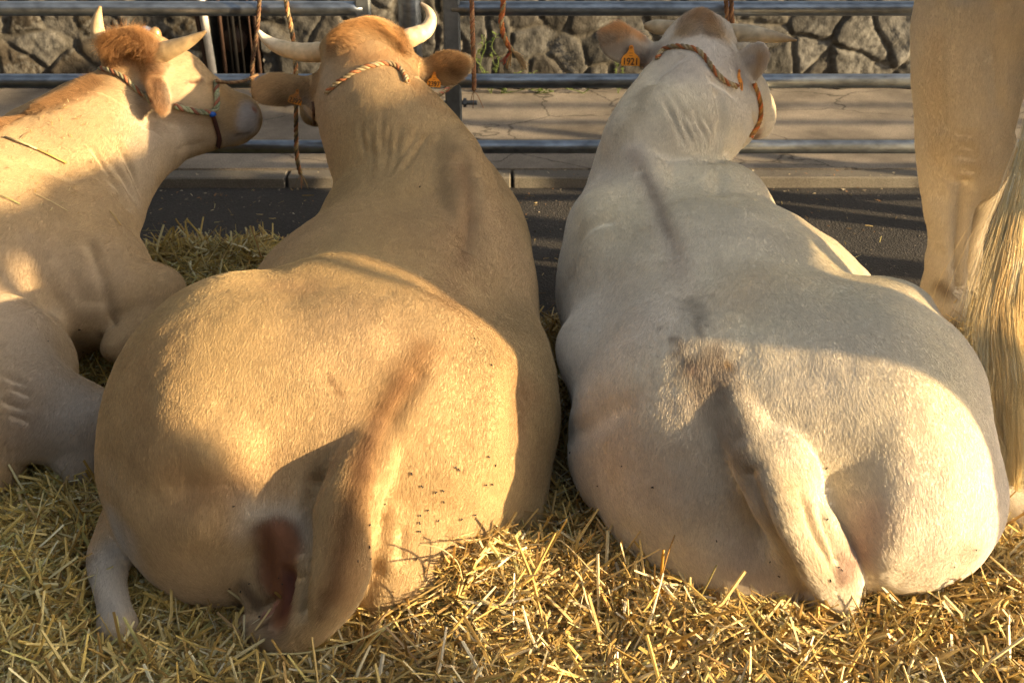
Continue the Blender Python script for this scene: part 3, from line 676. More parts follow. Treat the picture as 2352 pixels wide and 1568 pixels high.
    p([(850, 1000), (828, 1080), (800, 1170), (785, 1260), (768, 1340), (745, 1400)], .015, (.14, .075, .04), .65)
    p([(720, 1230), (705, 1330), (690, 1420), (640, 1470)], .025, (.52, .40, .25), .6)
    p([(850, 1230), (830, 1330), (800, 1400)], .02, (.48, .30, .14), .5)
    p([(1062, 380), (1075, 440), (1074, 520), (1060, 600)], .022, (.24, .13, .07), .45)
    p([(1040, 350), (1050, 470), (1045, 600), (1030, 700)], .06, (.38, .24, .13), .35)
    p([(950, 560), (900, 500)], .16, (.42, .28, .16), .3)
    p([(640, 655), (700, 660)], .05, (.36, .22, .12), .45)
    p([(350, 800), (330, 950), (420, 1100), (500, 1120)], .09, (.40, .24, .115), .4)
    p([(470, 1120), (540, 1110)], .045, (.27, .13, .06), .35)
    p([(1200, 900), (1190, 960)], .05, (.34, .19, .10), .5)
    p([(1180, 1010), (1230, 1080)], .07, (.42, .28, .16), .35)
    p([(580, 1180), (660, 1190), (690, 1220)], .035, (.62, .56, .48), .75)
    p([(560, 1230), (690, 1260)], .03, (.55, .45, .35), .4)
    skin = np.array((.19, .082, .046))
    p([(640, 1245), (635, 1300), (640, 1345), (648, 1395)], .062, skin, .97, 4, nz=.08)
    p([(672, 1335), (655, 1395)], .032, (.10, .035, .025), .85, 2); B.bald([(640, 1245), (635, 1300), (640, 1345), (650, 1395)], .060)
    p([(590, 1380), (560, 1345)], .022, (.15, .10, .07), .7, 1.5)
    p([(612, 1412), (636, 1385)], .008, (.42, .14, .13), .8, 2)
    p([(755, 858), (775, 888), (792, 905)], .006, (.25, .13, .06), .7)
    p([(640, 1480), (600, 1460)], .03, (.40, .33, .25), .7); p([(270, 1220), (240, 1290), (255, 1390)], .07, (.50, .48, .45), .85)
    # head
    p([(785, 95), (825, 68), (880, 70), (915, 92)], .05, (.42, .20, .065), .85)
    p([(800, 130), (860, 130), (900, 120)], .05, (.46, .24, .09), .5)
    p([(745, 160), (760, 190)], .04, (.60, .48, .33), .6)
    p([(930, 150), (960, 180)], .035, (.62, .45, .26), .6)
    for q in ([(720, 205), (600, 204)], [(965, 165), (1060, 150)]): p(q, .06, (.50, .31, .15), .75)
    p([(650, 225), (690, 228)], .025, (.16, .09, .04), .75); p([(1035, 165), (1050, 175)], .02, (.18, .1, .05), .6)
    p([(712, 240), (716, 275)], .03, (.62, .55, .48), .9)
    p([(1000, 240), (950, 190)], .04, (.45, .27, .12), .5)
    B.shorten([P(860, 300, 3.7), P(840, 180, 3.85), P(840, 90, 3.95)], .33, .5)
    B.hairlen([(770, 90), (820, 65), (880, 70), (915, 95)], .05, 1.3)
    B.hairlen([(700, 205), (600, 200)], .05, 2.0); B.hairlen([(985, 165), (1065, 150)], .05, 2.0)
    B.hairlen([(930, 860), (850, 1030), (800, 1200), (750, 1380), (650, 1475)], .045, 2.0)
    o = B.build('cow'); tag(o, 'tan cow lying on straw seen from behind, tail curled at its rump and head raised', 'cow', 'cows tied along the barrier')
    def flow(p_, n):
        g = flow_back(p_, n); d, t = polydist(p_, TAILP); w_ = np.exp(-(d / .09) ** 2)[:, None]
        i = np.clip((t * (len(TAILP) - 1)).astype(int), 0, len(TAILP) - 2); tg = (TAILP[1:] - TAILP[:-1])[i]; tg /= np.linalg.norm(tg, axis=1)[:, None]
        g = g * (1 - w_) + tg * w_ * 1.3
        el = ((p_[:, 2] > .6) & (p_[:, 1] > 3.7))[:, None]; side = np.stack([np.sign(p_[:, 0] + .49), np.zeros(len(p_)), np.full(len(p_), -.15)], 1)
        ear = (np.abs(p_[:, 0] + .49) > .18)[:, None]; return np.where(el & ear, side, g)
    TAILP = np.array([P(970, 800, 2.44), P(890, 960, 2.17), P(850, 1050, 2.06), P(810, 1150, 1.99), P(790, 1250, 1.95), P(765, 1340, 1.90), P(680, 1455, 1.88), P(610, 1478, 1.92)])
    if FUR: fur(B, o, 900000, flow)
    if FUR: tuft(B, o, [(790, 92), (825, 66), (875, 66), (908, 92)], .05, 30000, (-.2, -.5, .35), .020); tuft(B, o, [(700, 225), (610, 230)], .05, 9000, (-1, -.2, -.5), .007); tuft(B, o, [(1000, 140), (1062, 140)], .05, 9000, (1, -.2, .1), .007)
    H = lambda *a: [P(*q) for q in a]
    horn(o, H((775, 116, 3.93), (735, 120, 3.94), (690, 120, 3.95), (640, 108, 3.97), (610, 90, 3.98), (593, 71, 3.98)), [.036, .034, .031, .025, .016, .006], ((.52, .38, .22), (.60, .46, .28), (.75, .70, .60)))
    horn(o, H((905, 103, 3.93), (945, 86, 3.94), (978, 70, 3.96), (990, 45, 3.98), (984, 24, 3.99), (966, 7, 4.0)), [.035, .032, .026, .019, .012, .005], ((.60, .45, .26), (.72, .58, .38), (.20, .17, .14)), 2)
    # rope halter round the poll and down the cheek
    def on(B_, pts, off=.006):
        out = []
        for px, py in pts:
            h, n = B_.hit(px, py)
            if h is not None: out.append(h + n * off)
        return out
    q = on(B, [(752, 215), (775, 195), (800, 178), (830, 162), (862, 152), (895, 150), (920, 165), (935, 192)])
    rope('halter', q, .0085, (CREAM, (.26, .20, .12), (.32, .12, .05)), o, .05)
    q = on(B, [(722, 235), (724, 262), (722, 282)], .004)
    if len(q) > 1: rope('halter_strap', q, .006, ((.10, .05, .03),) * 3, o, .05)
    ear_tag(o, B, 680, 222, 34, 14, '2397'); ear_tag(o, B, 997, 183, 34, 4, '2397')
    return B, o
DIG = mat('tag_digits', (.03, .02, .015), .6, .1, 40, 0)
def ear_tag(parent, B, px, py, hpx, rot, txt, squash=1.0):
    """orange plastic ear tag: narrow neck over a wide foot, with its number"""
    h, n = B.hit(px, py)
    if h is None: return
    sc_ = (h - CAMP) @ FW / F; H = hpx * sc_; W = H * .92 * squash
    v = -ray(px, py); v /= np.linalg.norm(v); nn = n * .35 + v; nn /= np.linalg.norm(nn)
    c = h + v * .012
    up = UP * math.cos(math.radians(rot)) + RT * math.sin(math.radians(rot)); up -= nn * (up @ nn); up /= np.linalg.norm(up); rt = np.cross(up, nn)
    out = [(-.5, -.5), (.5, -.5), (.5, -.18), (.40, -.02), (.20, .12), (.13, .30), (.12, .42), (.06, .5), (-.06, .5), (-.12, .42), (-.13, .30), (-.20, .12), (-.40, -.02), (-.5, -.18)]
    t = .0012; V = [c + rt * x * W + up * y * H + nn * t for x, y in out] + [c + rt * x * W + up * y * H - nn * t for x, y in out]; k = len(out)
    b = MB(); b.add(V, [tuple(range(k)), tuple(range(2 * k - 1, k - 1, -1))] + [(i, i + k, (i + 1) % k + k, (i + 1) % k) for i in range(k)], (.72, .27, .03))
    cc = c + up * H * .40; b.tube([cc, cc + nn * .004], .0042, 12, (.35, .12, .02))
    for i in range(2):
        q = c + up * H * (.12 - .13 * i * 1.0); b.add([q + nn * (t + .0006) + rt * W * x + up * H * y for x, y in ((-.10, -.02), (.10, -.02), (.10, .025), (-.10, .025))], [(0, 1, 2, 3)], (.45, .15, .02))
    o = b.build('ear_tag', M['tagp'], parent, False)
    fc = bpy.data.curves.new('digits', 'FONT'); fc.body = txt; fc.size = H * .47; fc.align_x = 'CENTER'; fc.align_y = 'CENTER'; fc.extrude = .0002; fc.offset = .0003
    to = bpy.data.objects.new('digits', fc); COL.objects.link(to); fc.materials.append(DIG)
    R = Matrix(((rt[0], up[0], nn[0]), (rt[1], up[1], nn[1]), (rt[2], up[2], nn[2]))).to_4x4()
    R.translation = Vector(c - up * H * .30 + nn * (t + .0008))
    R = R @ Matrix.Diagonal((.86 * squash, 1, 1, 1)); bpy.context.view_layer.update(); dm = bpy.data.meshes.new_from_object(to); bpy.data.objects.remove(to); dm.transform(R); link('digits', dm, o)
BT, OT = cow_tan()


CR = np.array((.78, .70, .565))
def cow_cream():
    S = SDF((-.02, 1.75, -.06), (1.62, 4.45, 1.22))
    S.ell((.60, 2.95, .24), (0.45, 0.58, 0.41), .08)
    S.cone((.62, 2.75, .28), (.50, 3.40, .33), .37, .31, .08)
    S.ell((.50, 3.40, .38), (0.3, 0.32, 0.27), .08)
    S.ell((.88, 3.05, .22), (0.22, 0.45, 0.26), .10)
    # thighs
    S.ell((.865, 2.45, .28), (0.285, 0.44, 0.345), .06)
    S.ell((.43, 2.52, .28), (0.275, 0.42, 0.325), .06)
    S.ell((.62, 2.52, .33), (0.34, 0.42, 0.28), .08)
    S.ell(P(1375, 1050, 2.48), (0.07, 0.12, 0.11), .06)
    S.ell(P(2125, 1150, 2.24), (0.165, 0.18, 0.165), .08)
    S.ell(P(2110, 860, 2.55), (0.1, 0.18, 0.12), .10)
    S.ell((.74, 2.44, .43), (.26, .26, .17), .15)
    # hooks and tail head
    S.ell(P(2040, 705, 2.66), (0.1, 0.09, 0.055), .07)
    S.ell(P(1845, 668, 2.82), (0.08, 0.08, 0.06), .06)
    S.ell(P(1350, 800, 2.78), (0.08, 0.12, 0.08), .10)
    S.chain([P(1640, 830, 2.46), P(1610, 740, 2.66), P(1580, 640, 2.88), P(1535, 520, 3.12), P(1490, 420, 3.34), P(1455, 360, 3.48)], [.055, .05, .055, .055, .06, .06], .10)
    # shoulders
    S.ell(P(1355, 520, 3.20) + [.04, 0, -.08], (0.09, 0.2, 0.16), .14)
    S.ell(P(1640, 440, 3.40) + [0, 0, -.05], (0.15, 0.16, 0.12), .10)
    S.ell(P(1315, 620, 3.22) + [.03, 0, -.08], (0.07, 0.14, 0.13), .06)
    # neck
    S.chain([P(1500, 430, 3.50) + [0, 0, -.12], P(1520, 350, 3.60), P(1570, 270, 3.74), P(1600, 190, 3.84)], [.22, .185, .165, .135], .07)
    S.chain([P(1435, 320, 3.52), P(1470, 250, 3.66), P(1525, 165, 3.82)], [.065, .05, .045], .05)
    # throat and jaw to the right
    S.chain([P(1600, 330, 3.66), P(1640, 270, 3.78), P(1680, 210, 3.90)], [.10, .11, .09], .06)
    S.ell(P(1672, 268, 3.90), (0.1, 0.12, 0.125), .05)
    S.chain([P(1690, 200, 3.98), P(1715, 250, 4.08), P(1735, 280, 4.20)], [.085, .075, .06], .05)
    S.ell(P(1748, 262, 4.22), (0.052, 0.07, 0.085), .03)
    # skull
    S.ell(P(1600, 128, 3.92), (0.125, 0.12, 0.095), .06)
    S.ell(P(1608, 72, 3.95), (.070, .065, .052), .05)
    S.chain([P(1555, 92, 3.95), P(1610, 68, 3.95), P(1665, 92, 3.95)], [.036, .040, .036], .05)
    S.ell(P(1690, 122, 4.05), (0.06, 0.08, 0.05), .05)
    S.cone(P(1530, 140, 3.90), P(1500, 138, 3.92), .055, .038, .04)
    S.cone(P(1660, 160, 3.90), P(1690, 172, 3.90), .06, .045, .04)
    ear_shape(S, P(1508, 132, 3.92), P(1388, 84, 3.88), (0.05, -1, .35), .060)
    ear_shape(S, P(1688, 195, 3.86), P(1756, 106, 3.86), (-.35, -1, .15), .052, .008, k=.012)
    # tail
    S.chain([P(1630, 810, 2.46), P(1665, 890, 2.30), P(1705, 980, 2.19), P(1750, 1080, 2.095), P(1798, 1180, 2.03), P(1848, 1270, 2.03), P(1905, 1350, 2.05), P(1950, 1420, 2.07), P(1975, 1470, 2.05)],
            [.030, .035, .038, .042, .045, .044, .038, .032, .026], .06)
    S.chain([P(1790, 1030, 2.13), P(1845, 1130, 2.07), P(1885, 1240, 2.03), P(1945, 1350, 2.05)], [.030, .040, .038, .028], .04)
    # inner thighs, bottom
    S.cone(P(1590, 1170, 2.28), P(1710, 1290, 2.18), .15, .13, .10)
    S.ell((.60, 2.24, .15), (0.24, 0.18, 0.15), .08)
    # right hind leg reaching out of the picture
    S.chain([P(2190, 1120, 2.50), P(2290, 1130, 2.46), P(2350, 1190, 2.40), P(2420, 1280, 2.32)], [.07, .045, .035, .04], .05)
    B = Body(S, CR)
    B.push([(1468, 390), (1500, 460), (1525, 520), (1550, 580)], .020, -.012)
    B.push([(1700, 640), (1800, 640), (1900, 650)], .05, .010)
    B.push([(1920, 670), (1960, 720)], .05, -.014)
    B.push([(1310, 640), (1330, 560), (1362, 520), (1400, 505)], .022, -.016); B.push([(1340, 470), (1350, 500)], .04, .012)
    B.push([(1350, 560), (1360, 500), (1400, 450)], .04, .008)
    B.push([(1430, 1160), (1440, 1060), (1460, 960)], .05, .010)
    B.push([(1305, 1000), (1340, 985), (1430, 940)], .03, -.022); B.push([(1420, 1130), (1440, 1200)], .03, -.01)
    B.push([(1905, 1130), (1912, 1200), (1935, 1290)], .026, -.035); B.push([(1995, 1200), (2010, 1270)], .05, .020)
    B.push([(1935, 1130), (1990, 1180), (2040, 1260)], .06, -.015)
    B.push([(2080, 1320), (2140, 1310), (2200, 1290)], .03, -.010)
    B.push([(2050, 1150), (2060, 1230), (2050, 1300)], .05, .012)
    B.push([(1715, 1090), (1745, 1180), (1795, 1290), (1845, 1380)], .022, -.034); B.push([(1650, 900), (1690, 1000)], .016, -.01); B.push([(1600, 1190), (1680, 1290)], .06, .012)
    B.push([(1838, 1130), (1872, 1225), (1930, 1340)], .010, -.012)
    B.push([(1960, 880), (2080, 940), (2180, 1040)], .12, .012); B.push([(1655, 395), (1648, 445)], .02, -.010); B.push([(1440, 560), (1400, 680), (1390, 780)], .07, -.012)
    B.push([(1640, 560), (1740, 560), (1840, 590)], .06, -.005)
    B.push([(1590, 470), (1690, 480), (1800, 520)], .06, .008)
    for k, c in enumerate((0, 25, -10, 35, 10, -15, 20, 0)): B.push([(1500 + k * 15, 190 + k * 9 + c), (1545 + k * 13, 268 + k * 4 + c * .6), (1570 + k * 10.5, 345), (1585 + k * 8.5, 380 + c * .3)][:4 if k > 2 else 3], .0115, -.0075)
    B.push([(1650, 215), (1658, 290), (1652, 365)], .018, -.024); B.push([(1692, 290)], .06, .014); B.push([(1560, 135), (1520, 170), (1505, 190)], .016, -.014); B.push([(1640, 185), (1680, 215)], .016, -.016)
    B.push([(1655, 370), (1680, 345), (1720, 330)], .014, -.012)
    B.push([(1720, 250), (1735, 285), (1720, 310)], .010, -.012)
    B.done_push()
    n1 = vnoise(B.V, 4)[:, None]; n2 = vnoise(B.V, 12)[:, None]
    B.C *= (1 + .16 * (n1 - .5) + .14 * (n2 - .5)); B.C[:, 2] *= (1 + .16 * (vnoise(B.V + 5, 3.2) - .5))
    p = B.paint
    st = (.50, .40, .33)
    p([(1455, 360), (1490, 420), (1520, 500), (1560, 600), (1590, 700)], .034, st, .42, taper=True)
    p([(1480, 400), (1510, 460), (1540, 540)], .014, (0.401, 0.319, 0.248), .45)
    p([(1430, 300), (1455, 270), (1490, 200)], .035, (0.472, 0.389, 0.260), .5)
    p([(1455, 345), (1465, 370)], .03, st, .5)
    p([(1585, 690), (1600, 720)], .026, (0.283, 0.236, 0.177), .6, nz=.8, ns=60)
    p([(1600, 740), (1610, 770)], .012, (0.260, 0.212, 0.165), .6, nz=.8, ns=60)
    p([(1580, 830), (1640, 820), (1650, 870)], .040, (0.283, 0.212, 0.153), .8, nz=.8, ns=60)
    p([(1590, 840), (1600, 850)], .014, (0.496, 0.330, 0.260), .6); p([(1668, 830), (1672, 836)], .007, (0.496, 0.307, 0.118), .8)
    p([(1612, 870), (1640, 950), (1680, 1020), (1725, 1090)], .042, (0.354, 0.271, 0.189), .78, nz=.5, ns=40)
    p([(1620, 980), (1600, 1060), (1640, 1150)], .10, (0.519, 0.425, 0.330), .4)
    p([(1700, 1080), (1760, 1180), (1830, 1290)], .03, (0.543, 0.437, 0.307), .6)
    p([(1800, 1100), (1850, 1180), (1900, 1300)], .03, (0.708, 0.555, 0.354), .5)
    p([(1840, 1130), (1875, 1210), (1930, 1330)], .006, (0.307, 0.224, 0.142), .6)
    p([(1300, 900), (1420, 1000), (1500, 1100)], .10, (0.614, 0.484, 0.354), .5)
    p([(1740, 640), (1700, 680)], .08, (0.661, 0.507, 0.330), .4)
    p([(1400, 700), (1380, 850)], .12, (0.708, 0.649, 0.566), .35)
    p([(2000, 1180), (1950, 1290)], .045, (0.614, 0.425, 0.330), .55)
    p([(1940, 1310), (1960, 1290)], .03, (0.425, 0.271, 0.212), .6)
    p([(1700, 1300), (1810, 1370)], .06, (0.448, 0.354, 0.295), .6)
    p([(1440, 1000), (1650, 1200)], .12, (0.590, 0.496, 0.401), .35)
    p([(1840, 700), (2050, 800)], .12, (0.590, 0.531, 0.460), .4)
    # head
    p([(1590, 52), (1605, 34), (1635, 56)], .042, (.36, .20, .085), .88); p([(1555, 80), (1670, 90)], .025, (0.590, 0.425, 0.236), .6)
    p([(1480, 130), (1400, 100)], .06, (.27, .205, .165), .8); p([(1395, 75), (1440, 66), (1470, 80)], .02, (0.649, 0.330, 0.118), .85); p([(1440, 140), (1480, 150)], .02, (0.354, 0.236, 0.189), .6)
    p([(1695, 165), (1740, 130)], .05, (.30, .225, .18), .8); p([(1745, 120), (1740, 160), (1725, 200)], .012, (0.496, 0.330, 0.177), .7)
    p([(1600, 150), (1560, 160)], .06, (0.661, 0.578, 0.496), .5)
    p([(1560, 300), (1620, 300)], .09, (0.555, 0.496, 0.401), .6)
    p([(1745, 300), (1735, 320)], .02, (0.413, 0.236, 0.153), .7)
    B.shorten([P(1540, 330, 3.6), P(1600, 180, 3.85), P(1610, 80, 3.95)], .36, .45); B.hairlen([(1600, 30), (1640, 55)], .04, 1.0); B.hairlen([(1395, 90), (1420, 66)], .03, 2.2); B.hairlen([(1745, 120), (1735, 170)], .02, 1.8)
    B.hairlen([(1600, 820), (1650, 900), (1700, 1000), (1800, 1150), (1900, 1320)], .045, 1.9)
    o = B.build('cow'); tag(o, 'cream white cow lying between the tan cow and the standing one, head turned right', 'cow', 'cows tied along the barrier')
    TP = np.array([P(1630, 810, 2.46), P(1665, 890, 2.30), P(1705, 980, 2.17), P(1750, 1080, 2.06), P(1800, 1180, 1.99), P(1850, 1270, 1.96), P(1950, 1420, 1.93)])
    def flow(p_, n):
        g = flow_back(p_, n); g[:, 0] = (p_[:, 0] - .6) * .9 * (p_[:, 1] < 3); d, t = polydist(p_, TP); w_ = np.exp(-(d / .09) ** 2)[:, None]
        i = np.clip((t * (len(TP) - 1)).astype(int), 0, len(TP) - 2); tg = (TP[1:] - TP[:-1])[i]; tg /= np.linalg.norm(tg, axis=1)[:, None]
        return g * (1 - w_) + tg * w_ * 1.3
    if FUR: fur(B, o, 900000, flow, cvar=.14)
    if FUR: tuft(B, o, [(1585, 60), (1600, 38), (1635, 60)], .04, 18000, (.1, -.3, .8), .015); tuft(B, o, [(1395, 85), (1430, 70)], .03, 6000, (-.8, -.2, .5), .008)
    H = lambda *a: [P(*q) for q in a]
    horn(o, H((1572, 66, 3.96), (1535, 64, 3.99), (1505, 62, 4.02), (1483, 60, 4.04)), [.026, .025, .024, .012], ((.34, .25, .15), (.44, .36, .24), (.30, .22, .12)))
    horn(o, H((1658, 76, 3.95), (1690, 76, 3.95), (1730, 78, 3.95), (1780, 86, 3.94), (1830, 93, 3.92)), [.031, .030, .027, .019, .003], ((.38, .29, .18), (.46, .38, .26), (.22, .15, .08)), 1)
    def on(pts, off=.006):
        out = []
        for px, py in pts:
            h, n = B.hit(px, py)
            if h is not None: out.append(h + n * off)
        return out
    rope('halter', on([(1510, 138), (1525, 118), (1548, 110), (1575, 111), (1600, 118), (1618, 135), (1640, 165), (1665, 188), (1690, 200)]), .0085, (CREAM, (.28, .22, .14), (.32, .11, .04)), o, .055)
    rope('halter', on([(1728, 195), (1740, 230), (1742, 265), (1735, 290), (1720, 312)], .008), .008, ((.50, .14, .04), (.25, .12, .04), (.42, .22, .06)), o, .04)
    q = P(1668, 352, 3.75); rope('halter_end', [q, q + [0, 0, -.012], q + [.004, 0, -.03]], .005, (RED,) * 3, o, .04, fray=3)
    ear_tag(o, B, 1449, 128, 46, 2, '1921'); ear_tag(o, B, 1697, 184, 48, 0, '1921', .45)
    return B, o
BC, OC = cow_cream()

# ------------------------------------------------------------------ left cow, lying across, face in profile
def cow_left():
    S = SDF((-2.75, 1.9, -.06), (-.80, 4.75, 1.25), .008)
    S.ell((-2.12, 2.9, .26), (.50, .70, .40), .10)
    S.ell((-1.60, 3.33, .28), (.34, .40, .34), .10)
    S.cone((-2.15, 2.7, .27), (-1.62, 3.45, .32), .38, .30, .10)
    # spine and withers
    S.chain([(-2.45, 2.9, .60), P(-60, 380, 3.70), P(50, 300, 3.90), P(140, 245, 4.00), P(230, 200, 4.06)], [.08, .07, .06, .05, .05], .08)
    # neck
    S.chain([(-1.74, 3.55, .38), P(150, 410, 3.75), P(230, 312, 3.92), P(300, 235, 4.03)], [.27, .225, .18, .135], .09)
    S.chain([P(190, 570, 3.42), P(245, 475, 3.62), P(315, 375, 3.82), P(385, 315, 3.98)], [.15, .11, .09, .085], .08)
    # chest, near foreleg folded, knee at the right
    S.ell(P(225, 660, 3.28), (.17, .20, .18), .08)
    S.chain([P(220, 690, 3.2), P(310, 680, 3.22), P(372, 668, 3.26)], [.12, .095, .055], .05)
    S.chain([P(380, 668, 3.26), P(320, 740, 3.14), P(262, 800, 3.04)], [.05, .045, .035], .06)
    # head
    S.ell(P(335, 150, 4.06), (.135, .12, .105), .05)
    S.ell(P(405, 175, 4.03), (.11, .085, .085), .05)
    S.chain([P(395, 215, 4.02), P(460, 232, 4.02), P(525, 262, 4.02), P(552, 270, 4.02)], [.115, .085, .062, .058], .04)
    S.ell(P(385, 280, 4.0), (.11, .07, .10), .05)
    S.chain([P(390, 305, 4.0), P(455, 302, 4.0), P(520, 300, 4.0), P(550, 304, 4.01)], [.08, .062, .036, .026], .03)
    S.ell(P(562, 272, 4.02), (.045, .06, .062), .03)
    S.ell(P(448, 184, 3.965), (.036, .018, .022), .03)
    S.ell(P(290, 108, 4.06), (.085, .08, .06), .04)
    S.chain([P(250, 118, 4.10), P(300, 105, 4.06), P(350, 128, 3.98)], [.035, .045, .04], .04)
    ear_shape(S, P(355, 182, 3.93), P(376, 250, 3.84), (.88, -.45, .1), .030, .012)
    # hind quarter at the left edge
    S.ell((-2.12, 2.66, .17), (.38, .40, .31), .08)
    S.ell(P(15, 850, 2.82), (.18, .22, .20), .10)
    S.chain([P(15, 940, 2.66), P(100, 960, 2.66), P(170, 980, 2.66)], [.17, .14, .10], .08)
    S.chain([P(165, 960, 2.66), P(205, 955, 2.70)], [.085, .05], .06)
    S.chain([P(178, 990, 2.66), P(175, 1040, 2.62), P(165, 1090, 2.58)], [.095, .085, .07], .06)
    S.ell(P(45, 1130, 2.52), (.13, .16, .085), .04, sub=True)
    S.chain([P(-60, 960, 2.6), P(-50, 1090, 2.52)], [.14, .09], .06)
    B = Body(S, (.49, .35, .195))
    for k, (a, c) in enumerate(((0, 30), (12, -10), (28, 45), (40, 5), (58, 30), (74, -15), (88, 25))): B.push([(195 + a, 345 + c - a * .2), (238 + a * .85, 400 + c * .5), (282 + a * .55, 470 + c * .3)], .011, -.010)
    B.push([(262, 440), (300, 490), (322, 540)], .014, -.014)
    B.push([(205, 560), (235, 650), (255, 740)], .018, -.014)
    for k in range(6): B.push([(60 + k * 28, 520 + k * 6), (120 + k * 25, 580 + k * 12), (185 + k * 12, 690)], .02, -.006)
    for a, c in ((0, 0), (14, 26), (-6, 58), (10, 88)): B.push([(5 + a, 858 + c), (34 + a, 872 + c), (70 + a * .5, 882 + c)], .010, -.005)
    B.push([(100, 700), (150, 800), (180, 900)], .05, -.02)
    B.push([(430, 186), (445, 190), (462, 184)], .006, -.006)
    B.push([(540, 308), (560, 306), (580, 296)], .006, -.006)
    B.push([(455, 200), (500, 212), (540, 240)], .03, -.006)
    B.push([(400, 345), (440, 335), (480, 320)], .012, -.008)
    B.push([(578, 248), (584, 252)], .006, -.006)
    B.done_push()
    n1 = vnoise(B.V, 4)[:, None]; n2 = vnoise(B.V, 13)[:, None]; B.C *= (1 + .15 * (n1 - .5) + .12 * (n2 - .5))
    p = B.paint
    p([(-60, 330), (5, 292), (60, 266), (110, 245), (170, 218), (225, 192)], .045, (.24, .12, .05), .85)
    p([(0, 700), (60, 800), (130, 900), (200, 960)], .16, (.50, .41, .32), .7)
    p([(150, 980), (200, 960), (190, 1040), (150, 1080)], .10, (.56, .52, .47), .65)
    p([(20, 640), (100, 600), (200, 640)], .14, (.46, .36, .26), .5)
    p([(60, 960), (30, 1000)], .06, (.36, .27, .20), .55)
    p([(10, 880), (60, 900)], .06, (.44, .33, .23), .4)
    p([(270, 100), (300, 85), (340, 120), (255, 130)], .055, (.36, .16, .05), .9); p([(290, 120), (300, 125)], .02, (.12, .05, .02), .8)
    p([(400, 150), (430, 160), (460, 210)], .07, (.60, .45, .28), .7); p([(380, 260), (420, 290), (350, 300)], .10, (.56, .47, .37), .7)
    p([(340, 350), (310, 450)], .07, (.52, .43, .32), .5)
    p([(500, 205), (530, 228), (555, 245)], .035, (.60, .38, .17), .7)
    p([(575, 262), (572, 285)], .045, (.58, .55, .54), .95, 2); p([(582, 250), (588, 254)], .009, (.42, .16, .08), .8, 2)
    p([(560, 308), (540, 315)], .03, (.30, .27, .25), .7); p([(545, 309), (575, 302)], .006, (.09, .07, .06), .8)
    p([(430, 187), (445, 190), (466, 183)], .0065, (.16, .06, .04), .85)
    p([(352, 175), (356, 205), (368, 245)], .022, (.44, .21, .08), .8); p([(372, 200), (380, 230)], .018, (.34, .26, .19), .7); p([(385, 205), (385, 230)], .02, (.20, .14, .1), .6)
    B.shorten([P(260, 330, 3.85), P(330, 200, 4.0), P(430, 220, 4.0), P(560, 280, 4.0)], .30, .45)
    B.hairlen([(262, 110), (300, 85), (345, 125)], .05, 1.3); B.hairlen([(355, 175), (375, 250)], .04, 1.8); B.hairlen([(5, 290), (110, 243), (225, 190)], .03, 2.0)
    o = B.build('cow'); tag(o, 'light brown cow lying at the left, face in profile to the right with eyes closed', 'cow', 'cows tied along the barrier')
    def flow(p_, n):
        g = np.stack([np.full(len(p_), -.55), np.full(len(p_), -.6), np.full(len(p_), -.9)], 1); hd = ((p_[:, 1] > 3.85) & (p_[:, 0] > -1.42))[:, None]
        return np.where(hd, np.array([[-1.0, 0, -.35]]), g)
    if FUR: fur(B, o, 600000, flow)
    if FUR: tuft(B, o, [(262, 110), (300, 90), (340, 125)], .05, 30000, (.2, -.5, .4), .026); tuft(B, o, [(355, 190), (372, 245)], .03, 7000, (0, -.4, -1), .008); tuft(B, o, [(5, 290), (60, 264), (110, 243), (170, 216), (222, 190)], .022, 14000, (-.6, -.3, .3), .009)
    H = lambda *a: [P(*q) for q in a]
    horn(o, H((262, 118, 4.10), (238, 100, 4.12), (225, 75, 4.12), (224, 45, 4.12), (230, 15, 4.12)), [.030, .030, .026, .018, .005], ((.38, .27, .16), (.50, .39, .24), (.42, .28, .14)))
    horn(o, H((330, 135, 3.99), (352, 127, 3.96), (385, 116, 3.94), (425, 100, 3.93), (455, 84, 3.93), (473, 72, 3.93)), [.038, .037, .032, .023, .013, .004], ((.34, .22, .11), (.42, .30, .16), (.20, .13, .06)), 3)
    def on(pts, off=.006):
        out = []
        for px, py in pts:
            h, n = B.hit(px, py)
            if h is not None: out.append(h + n * off)
        return out
    rope('halter', on([(232, 160), (255, 165), (285, 180), (310, 205), (335, 222), (350, 235)]), .0085, ((.24, .23, .14), (.26, .21, .13), (.26, .10, .05)), o, .055)
    rope('halter', on([(402, 243), (430, 250), (460, 256), (485, 256), (497, 245), (496, 215), (494, 190)], .008), .010, ((.22, .24, .14), (.25, .25, .16), (.25, .10, .06)), o, .05)
    q = on([(488, 262), (498, 290), (504, 315), (500, 333)], .008)
    if len(q) > 1:
        b = MB(); b.tube(catmull(q, 6), .011, 10, (.055, .02, .015), ell=.5); b.build('halter_strap', M['rope'], o)
        b = MB(); b.tube([q[0] + [-.002, 0, .012], q[0] + [.002, 0, -.004]], .012, 12, (.02, .10, .45)); b.build('halter_ring', M['tagp'], o)
    return B, o
BL, OL = cow_left()

